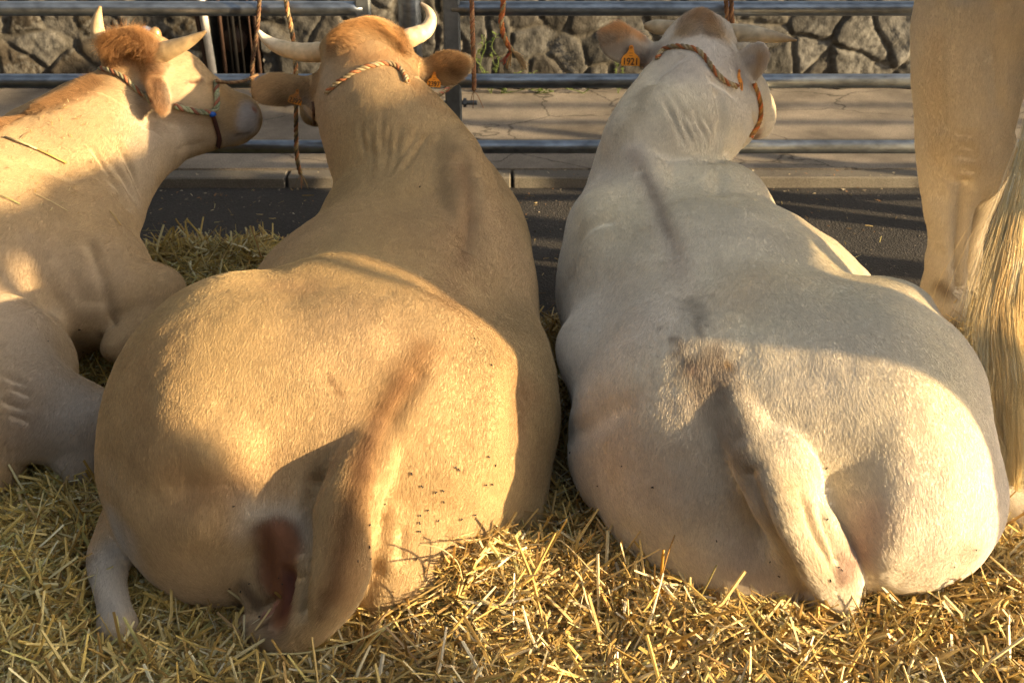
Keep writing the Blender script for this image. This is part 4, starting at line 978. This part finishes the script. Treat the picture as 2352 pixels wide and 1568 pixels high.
# ------------------------------------------------------------------ standing cow at the right edge
def quarters(S, o, hd, H=1.0, hind=True, fore=True, low=False, lf=0.0, slim=False):
    """trunk, legs and head of a standing cow: o = point under its tail head, hd = heading"""
    hd = np.array([hd[0], hd[1], 0.0]); hd /= np.linalg.norm(hd); sd = np.array([-hd[1], hd[0], 0]); U = np.array([0, 0, 1.0]); o = np.array([o[0], o[1], 0.0])
    q = lambda a, b, c: o + hd * a + sd * b + U * c * H
    tz = .05 if slim else 0; tr = .07 if slim else 0
    S.ell(q(.34, 0, 1.20), (.33, .33, .30 - tr), .10); S.cone(q(.35, 0, 1.14 + tz * .7), q(1.25, 0, 1.10 + tz), .33 - tr, .36 - tr * 1.6, .12); S.ell(q(1.40, 0, 1.12 + tz), (.28, .28, .38 - tr * 2), .12)
    S.chain([q(.05, 0, 1.42 - tz), q(.5, 0, 1.47 - tz * 2.4), q(1.0, 0, 1.43 - tz * 1.6), q(1.45, 0, 1.46 - tz * 2.2)], [.05, .06, .05, .07], .10)
    dz = (lambda a: (a - 1.45) * 2.0) if low else (lambda a: 0)
    dz = (lambda a: (a - 1.45) * 1.1) if low else (lambda a: 0); tb = -1.0 if low else 0.0      # neck lowered and turned aside
    S.chain([q(1.42, tb * .04, 1.25), q(1.66, tb * .28, 1.36 - dz(1.75)), q(1.80, tb * .50, 1.45 - dz(1.98))], [.20, .16, .11], .08)
    S.chain([q(1.80, tb * .50, 1.50 - dz(1.98)), q(1.88, tb * .62, 1.34 - dz(2.1)), q(1.95, tb * .72, 1.14 - dz(2.1))], [.11, .09, .06], .05)
    for b in (-1, 1):
        if fore: S.chain([q(1.38, .17 * b, .90), q(1.38, .17 * b, .62), q(1.36, .16 * b, .48), q(1.38, .16 * b, .22), q(1.40, .16 * b, .12), q(1.42, .16 * b, .02)], [.14, .09, .065, .045, .05, .06], .05)
        S.cone(q(1.80, tb * .5 + .08 * b, 1.48 - dz(2.0)), q(1.82, tb * .5 + .2 * b, 1.44 - dz(2.0)), .04, .03, .04)
    if hind:
        for b in (-1, 1): S.chain([q(.34 + lf, .17 * b, 1.05), q(.30 + lf, .17 * b, .75), q(.18 + lf, .16 * b, .52), q(.22 + lf, .16 * b, .26), q(.24 + lf, .16 * b, .13), q(.28 + lf, .16 * b, .02)], [.20, .13, .075, .05, .055, .06], .05)
    return q
def cow_standing():
    S = SDF((1.05, 2.75, -.06), (3.75, 5.3, 1.72), .011)
    q = quarters(S, (1.70, 3.28), (.75, .66), 1.12, hind=False, slim=True)
    S.chain([P(2280, -60, 3.62), P(2230, 80, 3.62), P(2222, 200, 3.62), P(2210, 320, 3.60), P(2195, 400, 3.58)], [.20, .16, .15, .13, .09], .06)
    S.chain([P(2190, 390, 3.58), P(2180, 480, 3.56), P(2178, 560, 3.55), P(2172, 620, 3.55), P(2168, 665, 3.55), P(2170, 720, 3.52)], [.09, .062, .050, .052, .060, .055], .04)
    S.ell(P(2140, 592, 3.56), (.022, .03, .035), .02)
    S.chain([P(2250, 340, 3.66), P(2245, 440, 3.68), P(2225, 540, 3.70), P(2215, 660, 3.70), P(2215, 700, 3.68)], [.11, .06, .045, .05, .05], .03)
    S.ell(P(2250, 380, 3.60), (.07, .08, .10), .05)
    S.chain([(2.02, 3.36, 1.0), (2.0, 3.30, .65), (1.96, 3.22, .50), (1.98, 3.28, .28), (1.98, 3.28, .12), (2.0, 3.32, .02)], [.17, .13, .08, .055, .055, .06], .05)
    S.chain([(1.72, 3.27, 1.36), (1.70, 3.20, 1.25), P(2425, 30, 3.14), P(2398, 220, 3.06), P(2370, 400, 2.9)], [.06, .05, .035, .025, .012], .04)
    B = Body(S, (.56, .485, .37), 4)
    for a, c, w_ in ((0, 0, 60), (14, 30, 45), (4, 52, 62), (20, 84, 40)): B.push([(2185 + a, 296 + c), (2185 + a + w_ * .5, 308 + c), (2185 + a + w_, 300 + c)], .015, -.006)
    B.push([(2200, 20), (2195, 120), (2195, 250), (2200, 300)], .035, .018); B.push([(2165, 30), (2160, 150), (2163, 280)], .025, -.018)
    B.push([(2215, 425), (2204, 500), (2200, 580), (2204, 660)], .018, -.030); B.push([(2150, 440), (2160, 400), (2200, 425)], .03, -.014); B.push([(2170, 470), (2168, 560)], .016, .008); B.push([(2290, 30), (2285, 150), (2292, 250)], .02, -.014)
    B.done_push(); n1 = vnoise(B.V, 4)[:, None]; B.C *= (1 + .15 * (n1 - .5))
    p = B.paint
    p([(2150, 100), (2150, 350)], .05, (.50, .38, .23), .4); p([(2160, 500), (2165, 600)], .05, (.54, .49, .41), .6); p([(2160, 655), (2175, 668)], .03, (.16, .115, .07), .85)
    p([(2220, 330), (2240, 380)], .06, (.42, .34, .24), .6)
    o = B.build('cow'); tag(o, 'standing cream cow at the right edge, only its hind leg and long blond tail showing', 'cow', 'cows tied along the barrier')
    if FUR: fur(B, o, 260000, lambda p_, n: np.tile([[0., -.15, -1.]], (len(p_), 1)), cvar=.14)
    # long blond tail switch: locks of wavy hair
    n = 26000; k = 20; t = np.linspace(0, 1, k)
    path = catmull([P(2425, -20, 3.14), P(2395, 230, 3.05), P(2366, 400, 2.86), P(2334, 560, 2.68), P(2318, 720, 2.54), P(2326, 860, 2.44), P(2336, 980, 2.37), P(2340, 1115, 2.32)], 6)
    s_ = np.linspace(0, 1, len(path)); wd_t = [0, .2, .38, .55, .7, .85, 1.0]; wd_v = [.028, .034, .050, .064, .074, .070, .036]
    nl = 130; la = rng.uniform(0, 2 * np.pi, nl); lr = np.sqrt(rng.uniform(0, 1, nl)); ls = rng.uniform(0, .45, nl); le = np.clip(rng.uniform(.6, 1.12, nl), 0, 1.0); lph = rng.uniform(0, 6.28, nl); lc = np.array([[.80, .62, .32], [.86, .71, .42], [.74, .54, .26], [.86, .76, .52]])[rng.integers(0, 4, nl)]
    li = rng.integers(0, nl, n); T_ = ls[li][:, None] * .9 + (np.minimum(le[li] + rng.normal(0, .03, n), 1.0) - ls[li] * .9)[:, None] * t
    T_ = np.clip(T_, 0, 1); base = np.stack([np.interp(T_, s_, path[:, c]) for c in range(3)], -1)
    wdt = np.interp(T_, wd_t, wd_v) * 1.0; ang = la[li] + rng.normal(0, .12, n); rad = np.clip(lr[li] + rng.normal(0, .06, n), 0, 1.1)
    wav = .008 * np.sin(T_ * 11 + lph[li][:, None]) * np.clip(T_ * 1.5, 0, 1) + .0035 * np.sin(T_ * 27 + lph[li][:, None] * 3) * T_ + .0015 * np.sin(T_ * 50 + rng.uniform(0, 6.28, (n, 1)))
    stray = rng.normal(0, 1, (n, 1)) * (rng.random((n, 1)) < .06) * .05 * t
    pts = base.copy(); pts[..., 0] += np.cos(ang)[:, None] * rad[:, None] * wdt + wav + stray; pts[..., 1] += np.sin(ang)[:, None] * rad[:, None] * wdt * .7; pts[..., 2] += .004 * np.cos(T_ * 30 + lph[li][:, None])
    col = lc[li] * .92 * rng.uniform(.8, 1.2, (n, 1)); colp = col[:, None, :] * (.85 + .15 * np.clip((T_ - .15) / .4, 0, 1))[..., None]  # upper hair darkened in colour, standing for shade on that part of the tail
    r_ = np.full((n, k), .00038) * (1 - .6 * t)[None]
    make_curves('tail_switch', pts, r_, colp, o, 'hair')
    return B, o
BS, OS = cow_standing()

# ------------------------------------------------------------------ an unseen cow added and shaped further right to shade the herd
def added_cow_right():
    S = SDF((2.1, 1.1, -.06), (4.5, 4.4, 1.95), .02)
    q = quarters(S, (2.55, 1.62), (.30, .95), 1.23, low=True, lf=-.16, slim=True)
    S.chain([q(.04, 0, 1.42), q(-.03, 0, 1.34), q(-.07, 0, 1.15)], [.05, .035, .02], .04)
    B = Body(S, (.52, .40, .25), 3); n1 = vnoise(B.V, 4)[:, None]; B.C *= (1 + .15 * (n1 - .5))
    o = B.build('cow'); tag(o, 'unseen buff cow added right of the frame to shade the herd', 'cow', 'cows tied along the barrier')
added_cow_right()
def added_cow_front():  # unseen cow added to shade the left cow's thigh and the front straw
    S = SDF((1.7, -2.2, -.06), (3.8, 1.5, 1.8), .022)
    q = quarters(S, (2.20, .98), (.30, -.95), 1.05)
    S.chain([q(.04, 0, 1.42), q(-.04, 0, 1.30), q(-.06, 0, 1.0), q(-.05, 0, .75)], [.05, .035, .028, .04], .04)
    B = Body(S, (.50, .36, .21), 3); o = B.build('cow'); tag(o, 'unseen brown cow added beside the camera to shade the left cow and straw', 'cow', 'cows tied along the barrier')
added_cow_front()

# ------------------------------------------------------------------ unseen buildings added behind and beside the viewer to cut the sky light
wallm = concrete_mat('rendered_wall', (.11, .11, .105), (.16, .158, .15), False); roofm = mat('clay_tiles', (.16, .065, .035), .85, .3, 14, .6, 30)
def added_barn(lab, c, size, doors):
    root = bpy.data.objects.new('added_barn', None); COL.objects.link(root); root.location = (*c, 0); tag(root, lab, 'building', 'buildings added to block sky light')
    bpy.context.view_layer.update(); sx, sy, h = size
    b = MB(); b.box((c[0], c[1], h / 2), (sx, sy, h)); at_parent(b.build('wall', wallm, None, False), root)
    b = MB(); x0, x1, y0, y1 = c[0] - sx / 2 - .3, c[0] + sx / 2 + .3, c[1] - sy / 2 - .3, c[1] + sy / 2 + .3; r_ = 1.6; z = h + .01
    if sx > sy: b.add([[x0, y0, z], [x1, y0, z], [x1, y1, z], [x0, y1, z], [x0 + .4, c[1], z + r_], [x1 - .4, c[1], z + r_]], [(0, 1, 5, 4), (1, 2, 5), (2, 3, 4, 5), (3, 0, 4), (3, 2, 1, 0)])
    else: b.add([[x0, y0, z], [x1, y0, z], [x1, y1, z], [x0, y1, z], [c[0], y0 + .4, z + r_], [c[0], y1 - .4, z + r_]], [(0, 1, 4), (1, 2, 5, 4), (2, 3, 5), (3, 0, 4, 5), (3, 2, 1, 0)])
    at_parent(b.build('roof', roofm, None, False), root)
    for (x, y, dx, dy, z0, z1) in doors:
        b = MB(); b.box((x, y, (z0 + z1) / 2), (dx, dy, z1 - z0)); at_parent(b.build('door' if z0 < .1 else 'window', M['rust' if z0 < .1 else 'black'], None, False), root)
added_barn('unseen rendered building added behind the camera to block sky light', (-6, -8), (22, 6, 5.5), [(-9, -4.98, 2.4, .08, .02, 2.8), (-3, -4.98, 1.2, .08, 1.2, 2.2), (1, -4.98, 1.2, .08, 1.2, 2.2)])
added_barn('unseen rendered building added beyond the left cow to block sky light', (-10.5, 2), (5, 12, 5.0), [(-7.98, 0, .08, 2.2, .02, 2.6), (-7.98, 4, .08, 1.2, 1.2, 2.2)])

# ------------------------------------------------------------------ straw bedding
def sstep(a, b, x): t = np.clip((x - a) / (b - a), 0, 1); return t * t * (3 - 2 * t)
HEAPS = [(G(1010, 1400), .10, .17, .13), (G(1240, 1260), .045, .14, .18), (G(1120, 1420), .07, .16, .12), (G(1400, 1400), .035, .18, .10), (G(1600, 1480), .035, .22, .10), (G(2230, 1420), .045, .2, .15), (G(120, 1250), .03, .3, .25), (G(450, 620), .03, .2, .2), (G(250, 850), .03, .15, .2), (G(1850, 1500), .02, .2, .08), (G(380, 1480), -.025, .2, .1), (G(245, 1385), -.015, .10, .10), (G(1010, 1330), .04, .12, .10), (G(300, 770), .05, .12, .12)]
def straw_h(x, y):
    p = np.stack([x, y, np.zeros_like(x)], -1)
    h = .050 + .030 * (vnoise(p, 5) - .5) + .030 * (vnoise(p, 14) - .5) + .012 * (vnoise(p, 35) - .5)
    for c, a, rx, ry in HEAPS: h = h + a * np.exp(-((x - c[0]) / rx) ** 2 - ((y - c[1]) / ry) ** 2)
    return h
def straw_edge(x):
    p = np.stack([x, np.zeros_like(x), np.zeros_like(x)], -1)
    return 3.66 + .52 * sstep(-.3, -.9, x) + .20 * (vnoise(p, 3) - .5) + .10 * (vnoise(p, 11) - .5)
nx, ny = 380, 240; X, Y = np.meshgrid(np.linspace(-3.4, 3.6, nx), np.linspace(.6, 4.3, ny), indexing='ij')
e_ = sstep(0, .18, straw_edge(X) - Y); Z = straw_h(X, Y) * e_ - .012
c = np.array([.12, .08, .035]) * (.5 + vnoise(np.stack([X, Y, Z], -1), 60)[..., None])
i = np.arange(nx * ny).reshape(nx, ny); Fq = np.stack([i[:-1, :-1], i[1:, :-1], i[1:, 1:], i[:-1, 1:]], -1).reshape(-1, 4)
o = link('straw_bed', mesh_np('straw_bed', np.stack([X, Y, Z], -1).reshape(-1, 3), Fq, True, c.reshape(-1, 3)), None, [mat('straw_litter', None, .9, .5, 90, 1.0, 120, bdist=.012)])
tag(o, 'packed brown litter underneath the loose golden straw', kind='stuff')
def mstraw():
    m, nt, b = new_mat('straw'); at = N(nt, "ShaderNodeAttribute", attribute_name="Col"); nt.links.new(at.outputs['Color'], b.inputs['Base Color'])
    b.inputs['Roughness'].default_value = .38; b.inputs['Specular IOR Level'].default_value = .45
    tr = N(nt, "ShaderNodeBsdfTranslucent"); nt.links.new(at.outputs['Color'], tr.inputs[0]); mx = N(nt, "ShaderNodeMixShader"); mx.inputs[0].default_value = .16
    out = [n for n in nt.nodes if n.type == 'OUTPUT_MATERIAL'][0]; nt.links.new(b.outputs[0], mx.inputs[1]); nt.links.new(tr.outputs[0], mx.inputs[2]); nt.links.new(mx.outputs[0], out.inputs[0]); return m
M['straw'] = mstraw()
PAL = np.array([[.62, .43, .14], [.70, .53, .23], [.74, .63, .37], [.42, .27, .09], [.50, .44, .18], [.66, .49, .17], [.30, .18, .06], [.80, .72, .52]])
PW = np.array([.24, .17, .11, .14, .08, .14, .08, .04])
def straw_pieces(n, cen, L, wd, az, el, bend, col):
    """ribbon like stalk pieces, triangular in section, three stations long"""
    d = np.stack([np.cos(az) * np.cos(el), np.sin(az) * np.cos(el), np.sin(el)], 1); up = np.tile([0, 0, 1.0], (n, 1)) + rng.normal(0, .5, (n, 3))
    sd = np.cross(d, up); sd /= np.linalg.norm(sd, axis=1)[:, None]; nn = np.cross(sd, d)
    st = np.array([-.5, 0.0, .5]); kink = rng.normal(0, .10, (n, 3))
    V = np.zeros((n, 3, 3, 3))
    for k, t in enumerate(st):
        c_ = cen + d * (t * L)[:, None] - (np.array([0, 0, 1.0]) * (bend * L * (t * t * 4))[:, None]) * .5 + (sd * kink[:, :1] * L[:, None] * (.4 if k == 1 else 0))
        wk = wd * (1.0 if k == 1 else rng.uniform(.6, 1.0, n))
        V[:, k, 0] = c_ - sd * wk[:, None] / 2; V[:, k, 1] = c_ + sd * wk[:, None] / 2; V[:, k, 2] = c_ + nn * wk[:, None] * .38
    b = (np.arange(n) * 9)[:, None]; F_ = []
    for k in (0, 1):
        for a, c2 in ((0, 1), (1, 2), (2, 0)): F_.append(b + np.array([k * 3 + a, k * 3 + c2, (k + 1) * 3 + c2, (k + 1) * 3 + a]))
    return V.reshape(-1, 3), np.concatenate(F_), np.repeat(col, 9, axis=0)
BODIES = [BT, BC, BL, BS]
def hidden(p):
    d = Vector(p - CAMP); L = d.length; d.normalize()
    for B in BODIES:
        h = B.bvh.ray_cast(Vector(CAMP), d, L - .03)
        if h[0] is not None: return True
    return False
# visibility grid so that the straw is laid densest where it can be seen
gx, gy = np.linspace(-2.5, 2.3, 110), np.linspace(1.45, 4.35, 70)
GX_, GY_ = np.meshgrid(gx, gy, indexing='ij'); GH = straw_h(GX_, GY_)
W_ = np.zeros(GX_.shape)
for a in range(len(gx)):
    for b_ in range(len(gy)):
        p = np.array([GX_[a, b_], GY_[a, b_], GH[a, b_]]); q = proj(p)
        inn = -80 < q[0] < 2430 and -40 < q[1] < 1680; W_[a, b_] = 1.0 if inn and not hidden(p) else (.14 if inn else .10)
def sample(n, dens=None):
    w_ = (W_ * (dens(GX_, GY_) if dens else 1)).ravel(); k = rng.choice(len(w_), n, p=w_ / w_.sum()); dx, dy = gx[1] - gx[0], gy[1] - gy[0]
    x = GX_.ravel()[k] + rng.uniform(-.5, .5, n) * dx; y = GY_.ravel()[k] + rng.uniform(-.5, .5, n) * dy; return x, y
def laid(n, Lm, Ls, wmin, wmax, elS, zlo, zhi, upr=0.0):
    x, y = sample(n); ok = y < straw_edge(x) - rng.uniform(-.10, .12, n); x, y = x[ok], y[ok]; m = len(x)
    L = np.clip(np.exp(rng.normal(math.log(Lm), Ls, m)), .008, .22); wd = rng.uniform(wmin, wmax, m); az = rng.uniform(0, 2 * np.pi, m)
    el = rng.normal(0, elS, m); u = rng.random(m) < upr; el[u] = rng.uniform(.4, 1.2, u.sum())
    z = straw_h(x, y) * sstep(-.05, .18, straw_edge(x) - y) + rng.uniform(zlo, zhi, m) + np.abs(np.sin(el)) * L * .35
    c_ = PAL[rng.choice(len(PAL), m, p=PW)] * rng.uniform(.72, 1.15, (m, 1)); pt = vnoise(np.stack([x, y, z], 1), 4)
    c_ = c_ * (.85 + .3 * pt)[:, None]; c_[:, 1] *= 1 + .08 * sstep(0, -1.5, x)  # straw coloured greener towards the left to stand for shade there
    return straw_pieces(m, np.stack([x, y, z], 1), L, wd, az, el, rng.normal(.0, .18, m), c_)
parts = [laid(45000, .034, .5, .0032, .0065, .30, -.012, .010), laid(38000, .052, .5, .004, .0085, .36, -.004, .020), laid(15000, .082, .4, .005, .010, .36, .004, .028, .13), laid(75000, .013, .4, .0013, .0034, .6, .0, .026), laid(60000, .045, .45, .0009, .0022, .45, .004, .026, .06)]
# scattered bits out on the asphalt
n = 1500; x = rng.uniform(-2.0, 1.6, n); y = rng.uniform(3.5, 5.1, n); ok = rng.random(n) < np.exp(-(np.maximum(y - straw_edge(x), 0)) / .28) + .10; x, y = x[ok], y[ok]; m = len(x)
parts.append(straw_pieces(m, np.stack([x, y, np.full(m, .006)], 1), np.exp(rng.normal(math.log(.022), .5, m)), rng.uniform(.0015, .004, m), rng.uniform(0, 6.28, m), rng.normal(0, .08, m), np.zeros(m), PAL[rng.choice(len(PAL), m, p=PW)] * rng.uniform(.6, 1.1, (m, 1))))
Vs, Fs, Cs, n0 = [], [], [], 0
for V, F_, C_ in parts: Vs.append(V); Fs.append(F_ + n0); Cs.append(C_); n0 += len(V)
me = mesh_np('straw', np.concatenate(Vs), np.concatenate(Fs), False, np.concatenate(Cs)); o = link('straw', me, None, [M['straw']])
tag(o, 'loose golden straw strewn thickly under and around the lying cows', kind='stuff')

# single long stalks that stand out of the litter
def stalk(pts, r, col, lab, zz=None):
    b = MB(); b.tube(catmull(pts, 6), r, 7, col, ell=.45); o = b.build('straw_stalk', M['straw']); tag(o, lab, 'straw stalk', 'long stalks standing out of the straw')
def S3(*a): return [P(*q) for q in a]
GD, PLE, BR = (.52, .34, .10), (.66, .52, .26), (.36, .20, .06)
stalk(S3((1690, 1355, 1.98), (1740, 1440, 1.90), (1810, 1505, 1.84), (1905, 1590, 1.78)), .0032, GD, 'long golden stalk lying slantwise below the tail of the cream cow')
stalk(S3((1524, 1262, 2.06), (1520, 1320, 2.05), (1524, 1380, 2.04), (1530, 1440, 2.02)), .0034, (.55, .30, .05), 'upright orange stalk in front of the left thigh of the cream cow')
stalk(S3((1566, 1335, 2.02), (1530, 1322, 2.03), (1490, 1334, 2.04)), .0026, GD, 'short golden stalk bridging the upright orange one')
stalk(S3((1512, 1430, 1.99), (1512, 1370, 2.02), (1530, 1285, 2.05), (1550, 1228, 2.07)), .0018, BR, 'thin brown stalk leaning right beside the upright orange one')
stalk(S3((1646, 1297, 2.04), (1620, 1350, 2.02), (1590, 1400, 2.00)), .0022, (.42, .34, .12), 'olive stalk leaning against the rump of the cream cow')
stalk(S3((1390, 1345, 2.05), (1300, 1250, 2.14), (1270, 1240, 2.16)), .0020, PLE, 'pale bent stalk between the two lying cows')
stalk(S3((1365, 1420, 1.98), (1348, 1380, 2.00), (1335, 1330, 2.03), (1320, 1310, 2.04)), .0028, PLE, 'pale curved stalk in the heap left of the cream cow')
stalk(S3((960, 1250, 2.02), (1010, 1258, 2.02), (1050, 1290, 2.02), (1062, 1330, 2.01)), .0020, PLE, 'thin pale stalk arching over the heap against the tan rump')
stalk(S3((1040, 1330, 2.02), (1062, 1285, 2.03), (1072, 1245, 2.04), (1055, 1232, 2.04)), .0022, GD, 'golden stalk rising from the heap with its tip bent left')
stalk(S3((800, 1535, 1.84), (880, 1440, 1.90), (930, 1420, 1.93), (985, 1405, 1.96)), .0030, GD, 'golden stalk leaning on the heap right of the tan tail')
stalk(S3((610, 1500, 1.86), (700, 1498, 1.86), (820, 1470, 1.87), (900, 1430, 1.90)), .0026, (.50, .44, .22), 'long curved greenish stalk just below the tip of the tan tail')
stalk(S3((290, 1525, 2.10), (298, 1440, 2.12), (305, 1400, 2.13), (318, 1350, 2.14)), .0026, (.40, .33, .08), 'olive stalk standing at the hock of the tan cow')
stalk(S3((40, 1120, 2.45), (60, 1190, 2.40), (66, 1240, 2.36)), .0045, PLE, 'broad pale stalk in the dim straw at the left')
stalk(S3((600, 590, 3.95), (590, 560, 3.96), (575, 518, 3.97)), .0026, BR, 'brown stalk sticking up from the straw behind the tan cow')
stalk(S3((2210, 1180, 2.5), (2260, 1205, 2.48), (2350, 1225, 2.46)), .0026, (.48, .42, .16), 'green gold stalk lying under the outstretched leg at the right edge')
stalk(S3((0, 1340, 2.08), (100, 1360, 2.08), (190, 1330, 2.10), (260, 1300, 2.12)), .0030, (.44, .38, .18), 'long straight olive stalk left of the pale shank of the tan cow')

# straw sticking to the backs, and flies
def bits(B, pts, name, lab):
    b = MB()
    for x0, y0, x1, y1, r_, col in pts:
        h0, n0_ = B.hit(x0, y0); h1, n1_ = B.hit(x1, y1)
        if h0 is None or h1 is None: continue
        mid = (h0 + h1) / 2; hm, nm = B.hit(*[(a + c) / 2 for a, c in ((x0, x1), (y0, y1))]); hm = mid if hm is None else hm
        b.tube([h0 + n0_ * .006, hm + n0_ * .009, h1 + n1_ * .006], r_, 6, col, ell=.5)
    o = b.build(name, M['straw']); tag(o, lab, kind='stuff')
rb = np.random.default_rng(3); L_ = [(12, 317, 85, 345, .0042, PLE), (62, 336, 152, 376, .0040, GD), (0, 452, 45, 472, .002, (.35, .4, .12)), (78, 448, 155, 488, .0016, PLE), (250, 488, 275, 520, .0016, GD), (10, 248, 60, 238, .002, PLE), (75, 238, 105, 248, .0025, PLE), (50, 322, 75, 305, .0012, BR)]
for k in range(70):
    x, y = rb.uniform(0, 215), rb.uniform(230, 500); a = rb.uniform(0, 3.14); l = rb.uniform(4, 20); L_.append((x, y, x + l * math.cos(a), y + l * math.sin(a) * .5, rb.uniform(.0006, .0013), (PLE, GD, BR)[rb.integers(0, 3)]))
for k in range(16):
    x, y = rb.uniform(150, 340), rb.uniform(165, 300); a = rb.uniform(0, 3.14); l = rb.uniform(3, 9); L_.append((x, y, x + l * math.cos(a), y + l * math.sin(a) * .5, .0007, PLE))
bits(BL, L_, 'straw_scraps', 'scraps of straw sticking to the back and neck of the left cow')
def make_fly():
    r = bpy.data.objects.new('fly', None); COL.objects.link(r)
    b = MB(); t = np.linspace(0, 1, 7); b.tube([(x, 0, .0012) for x in -.0036 + .0072 * t], .0017 * np.sqrt(np.clip(1 - (2 * t - 1) ** 4, .03, 1)), 8, (.02, .018, .016)); b.build('body', M['black'], r)
    for s_ in (-1, 1): b = MB(); b.add([(.001, 0, .0026), (-.002, .0022 * s_, .0027), (-.0052, .0024 * s_, .0022), (-.004, .0003 * s_, .0026)], [(0, 1, 2, 3)], (.12, .11, .1)); b.build('wing', M['black'], r, False)
    return r
FL = [(BT, 'the lit right side of the tan rump', [(885, 1155), (945, 1087), (968, 1115), (965, 1183), (1000, 1130), (1016, 1125), (1018, 1150), (1046, 1073), (1052, 1077), (1005, 1195), (982, 1170), (963, 1199), (962, 1219), (1058, 1192), (1120, 1048), (1135, 1068), (1128, 1110), (1115, 1112), (1090, 1180), (846, 1205), (845, 1255), (848, 1282), (955, 1283), (820, 1288), (1127, 840), (1088, 780), (964, 432)]),
      (BT, 'the bare dark skin under the tan tail', [(597, 1418), (537, 1162), (527, 1348), (555, 1355), (643, 1326), (651, 1340), (575, 1338)]),
      (BC, 'the cream rump', [(1645, 1240), (1770, 1288), (1788, 1321), (1898, 1192), (1905, 1330), (1925, 1302), (1932, 1308), (1898, 1073), (2190, 1299), (1430, 1070), (1375, 1115), (1500, 1118), (2240, 1260), (1312, 1040)]),
      (BL, 'the belly of the left cow', [(108, 785), (190, 806), (183, 755)])]
proto = None
for B, where_, pts in FL:
    for px, py in pts:
        h, n = B.hit(px, py)
        if h is None: continue
        if proto is None: proto = make_fly(); kids = list(proto.children); f = proto
        else:
            f = proto.copy(); COL.objects.link(f)
            for ch in kids: c2 = ch.copy(); COL.objects.link(c2); c2.parent = f
        a = random.uniform(0, 6.28); q = Vector(n).to_track_quat('Z', 'Y'); f.rotation_mode = 'QUATERNION'
        from mathutils import Quaternion
        f.rotation_quaternion = q @ Quaternion((0, 0, 1), a); f.location = Vector(h + n * .003); f.scale = (random.uniform(.6, .95),) * 3
        tag(f, 'tiny black fly on ' + where_, 'fly', 'flies on ' + where_)

# tethers tied from the halters to the barrier
def tether(pts, lab, cols, r=.007, seed=0):
    o = rope('tether_rope', [P(*q) for q in pts], r, cols, None, .045, 3, 3, seed); tag(o, lab, 'rope', 'tethers tied to the barrier')
tether([(955, 190, 3.92), (1010, 215, 4.05), (1065, 160, 4.22), (1068, 172, 4.23), (1030, 205, 4.24), (992, 232, 4.24)], 'red and tan tether knotted at the post behind the tan cow', ((.35, .12, .07), (.30, .22, .12), (.36, .26, .15)), .006, 8)
tether([(497, 186, 3.96), (525, 190, 4.08), (560, 186, 4.18), (592, 172, 4.24)], 'short brown tether from the nose band to the rail', ((.22, .13, .07), (.26, .17, .09), (.18, .10, .05)), .006, 9)
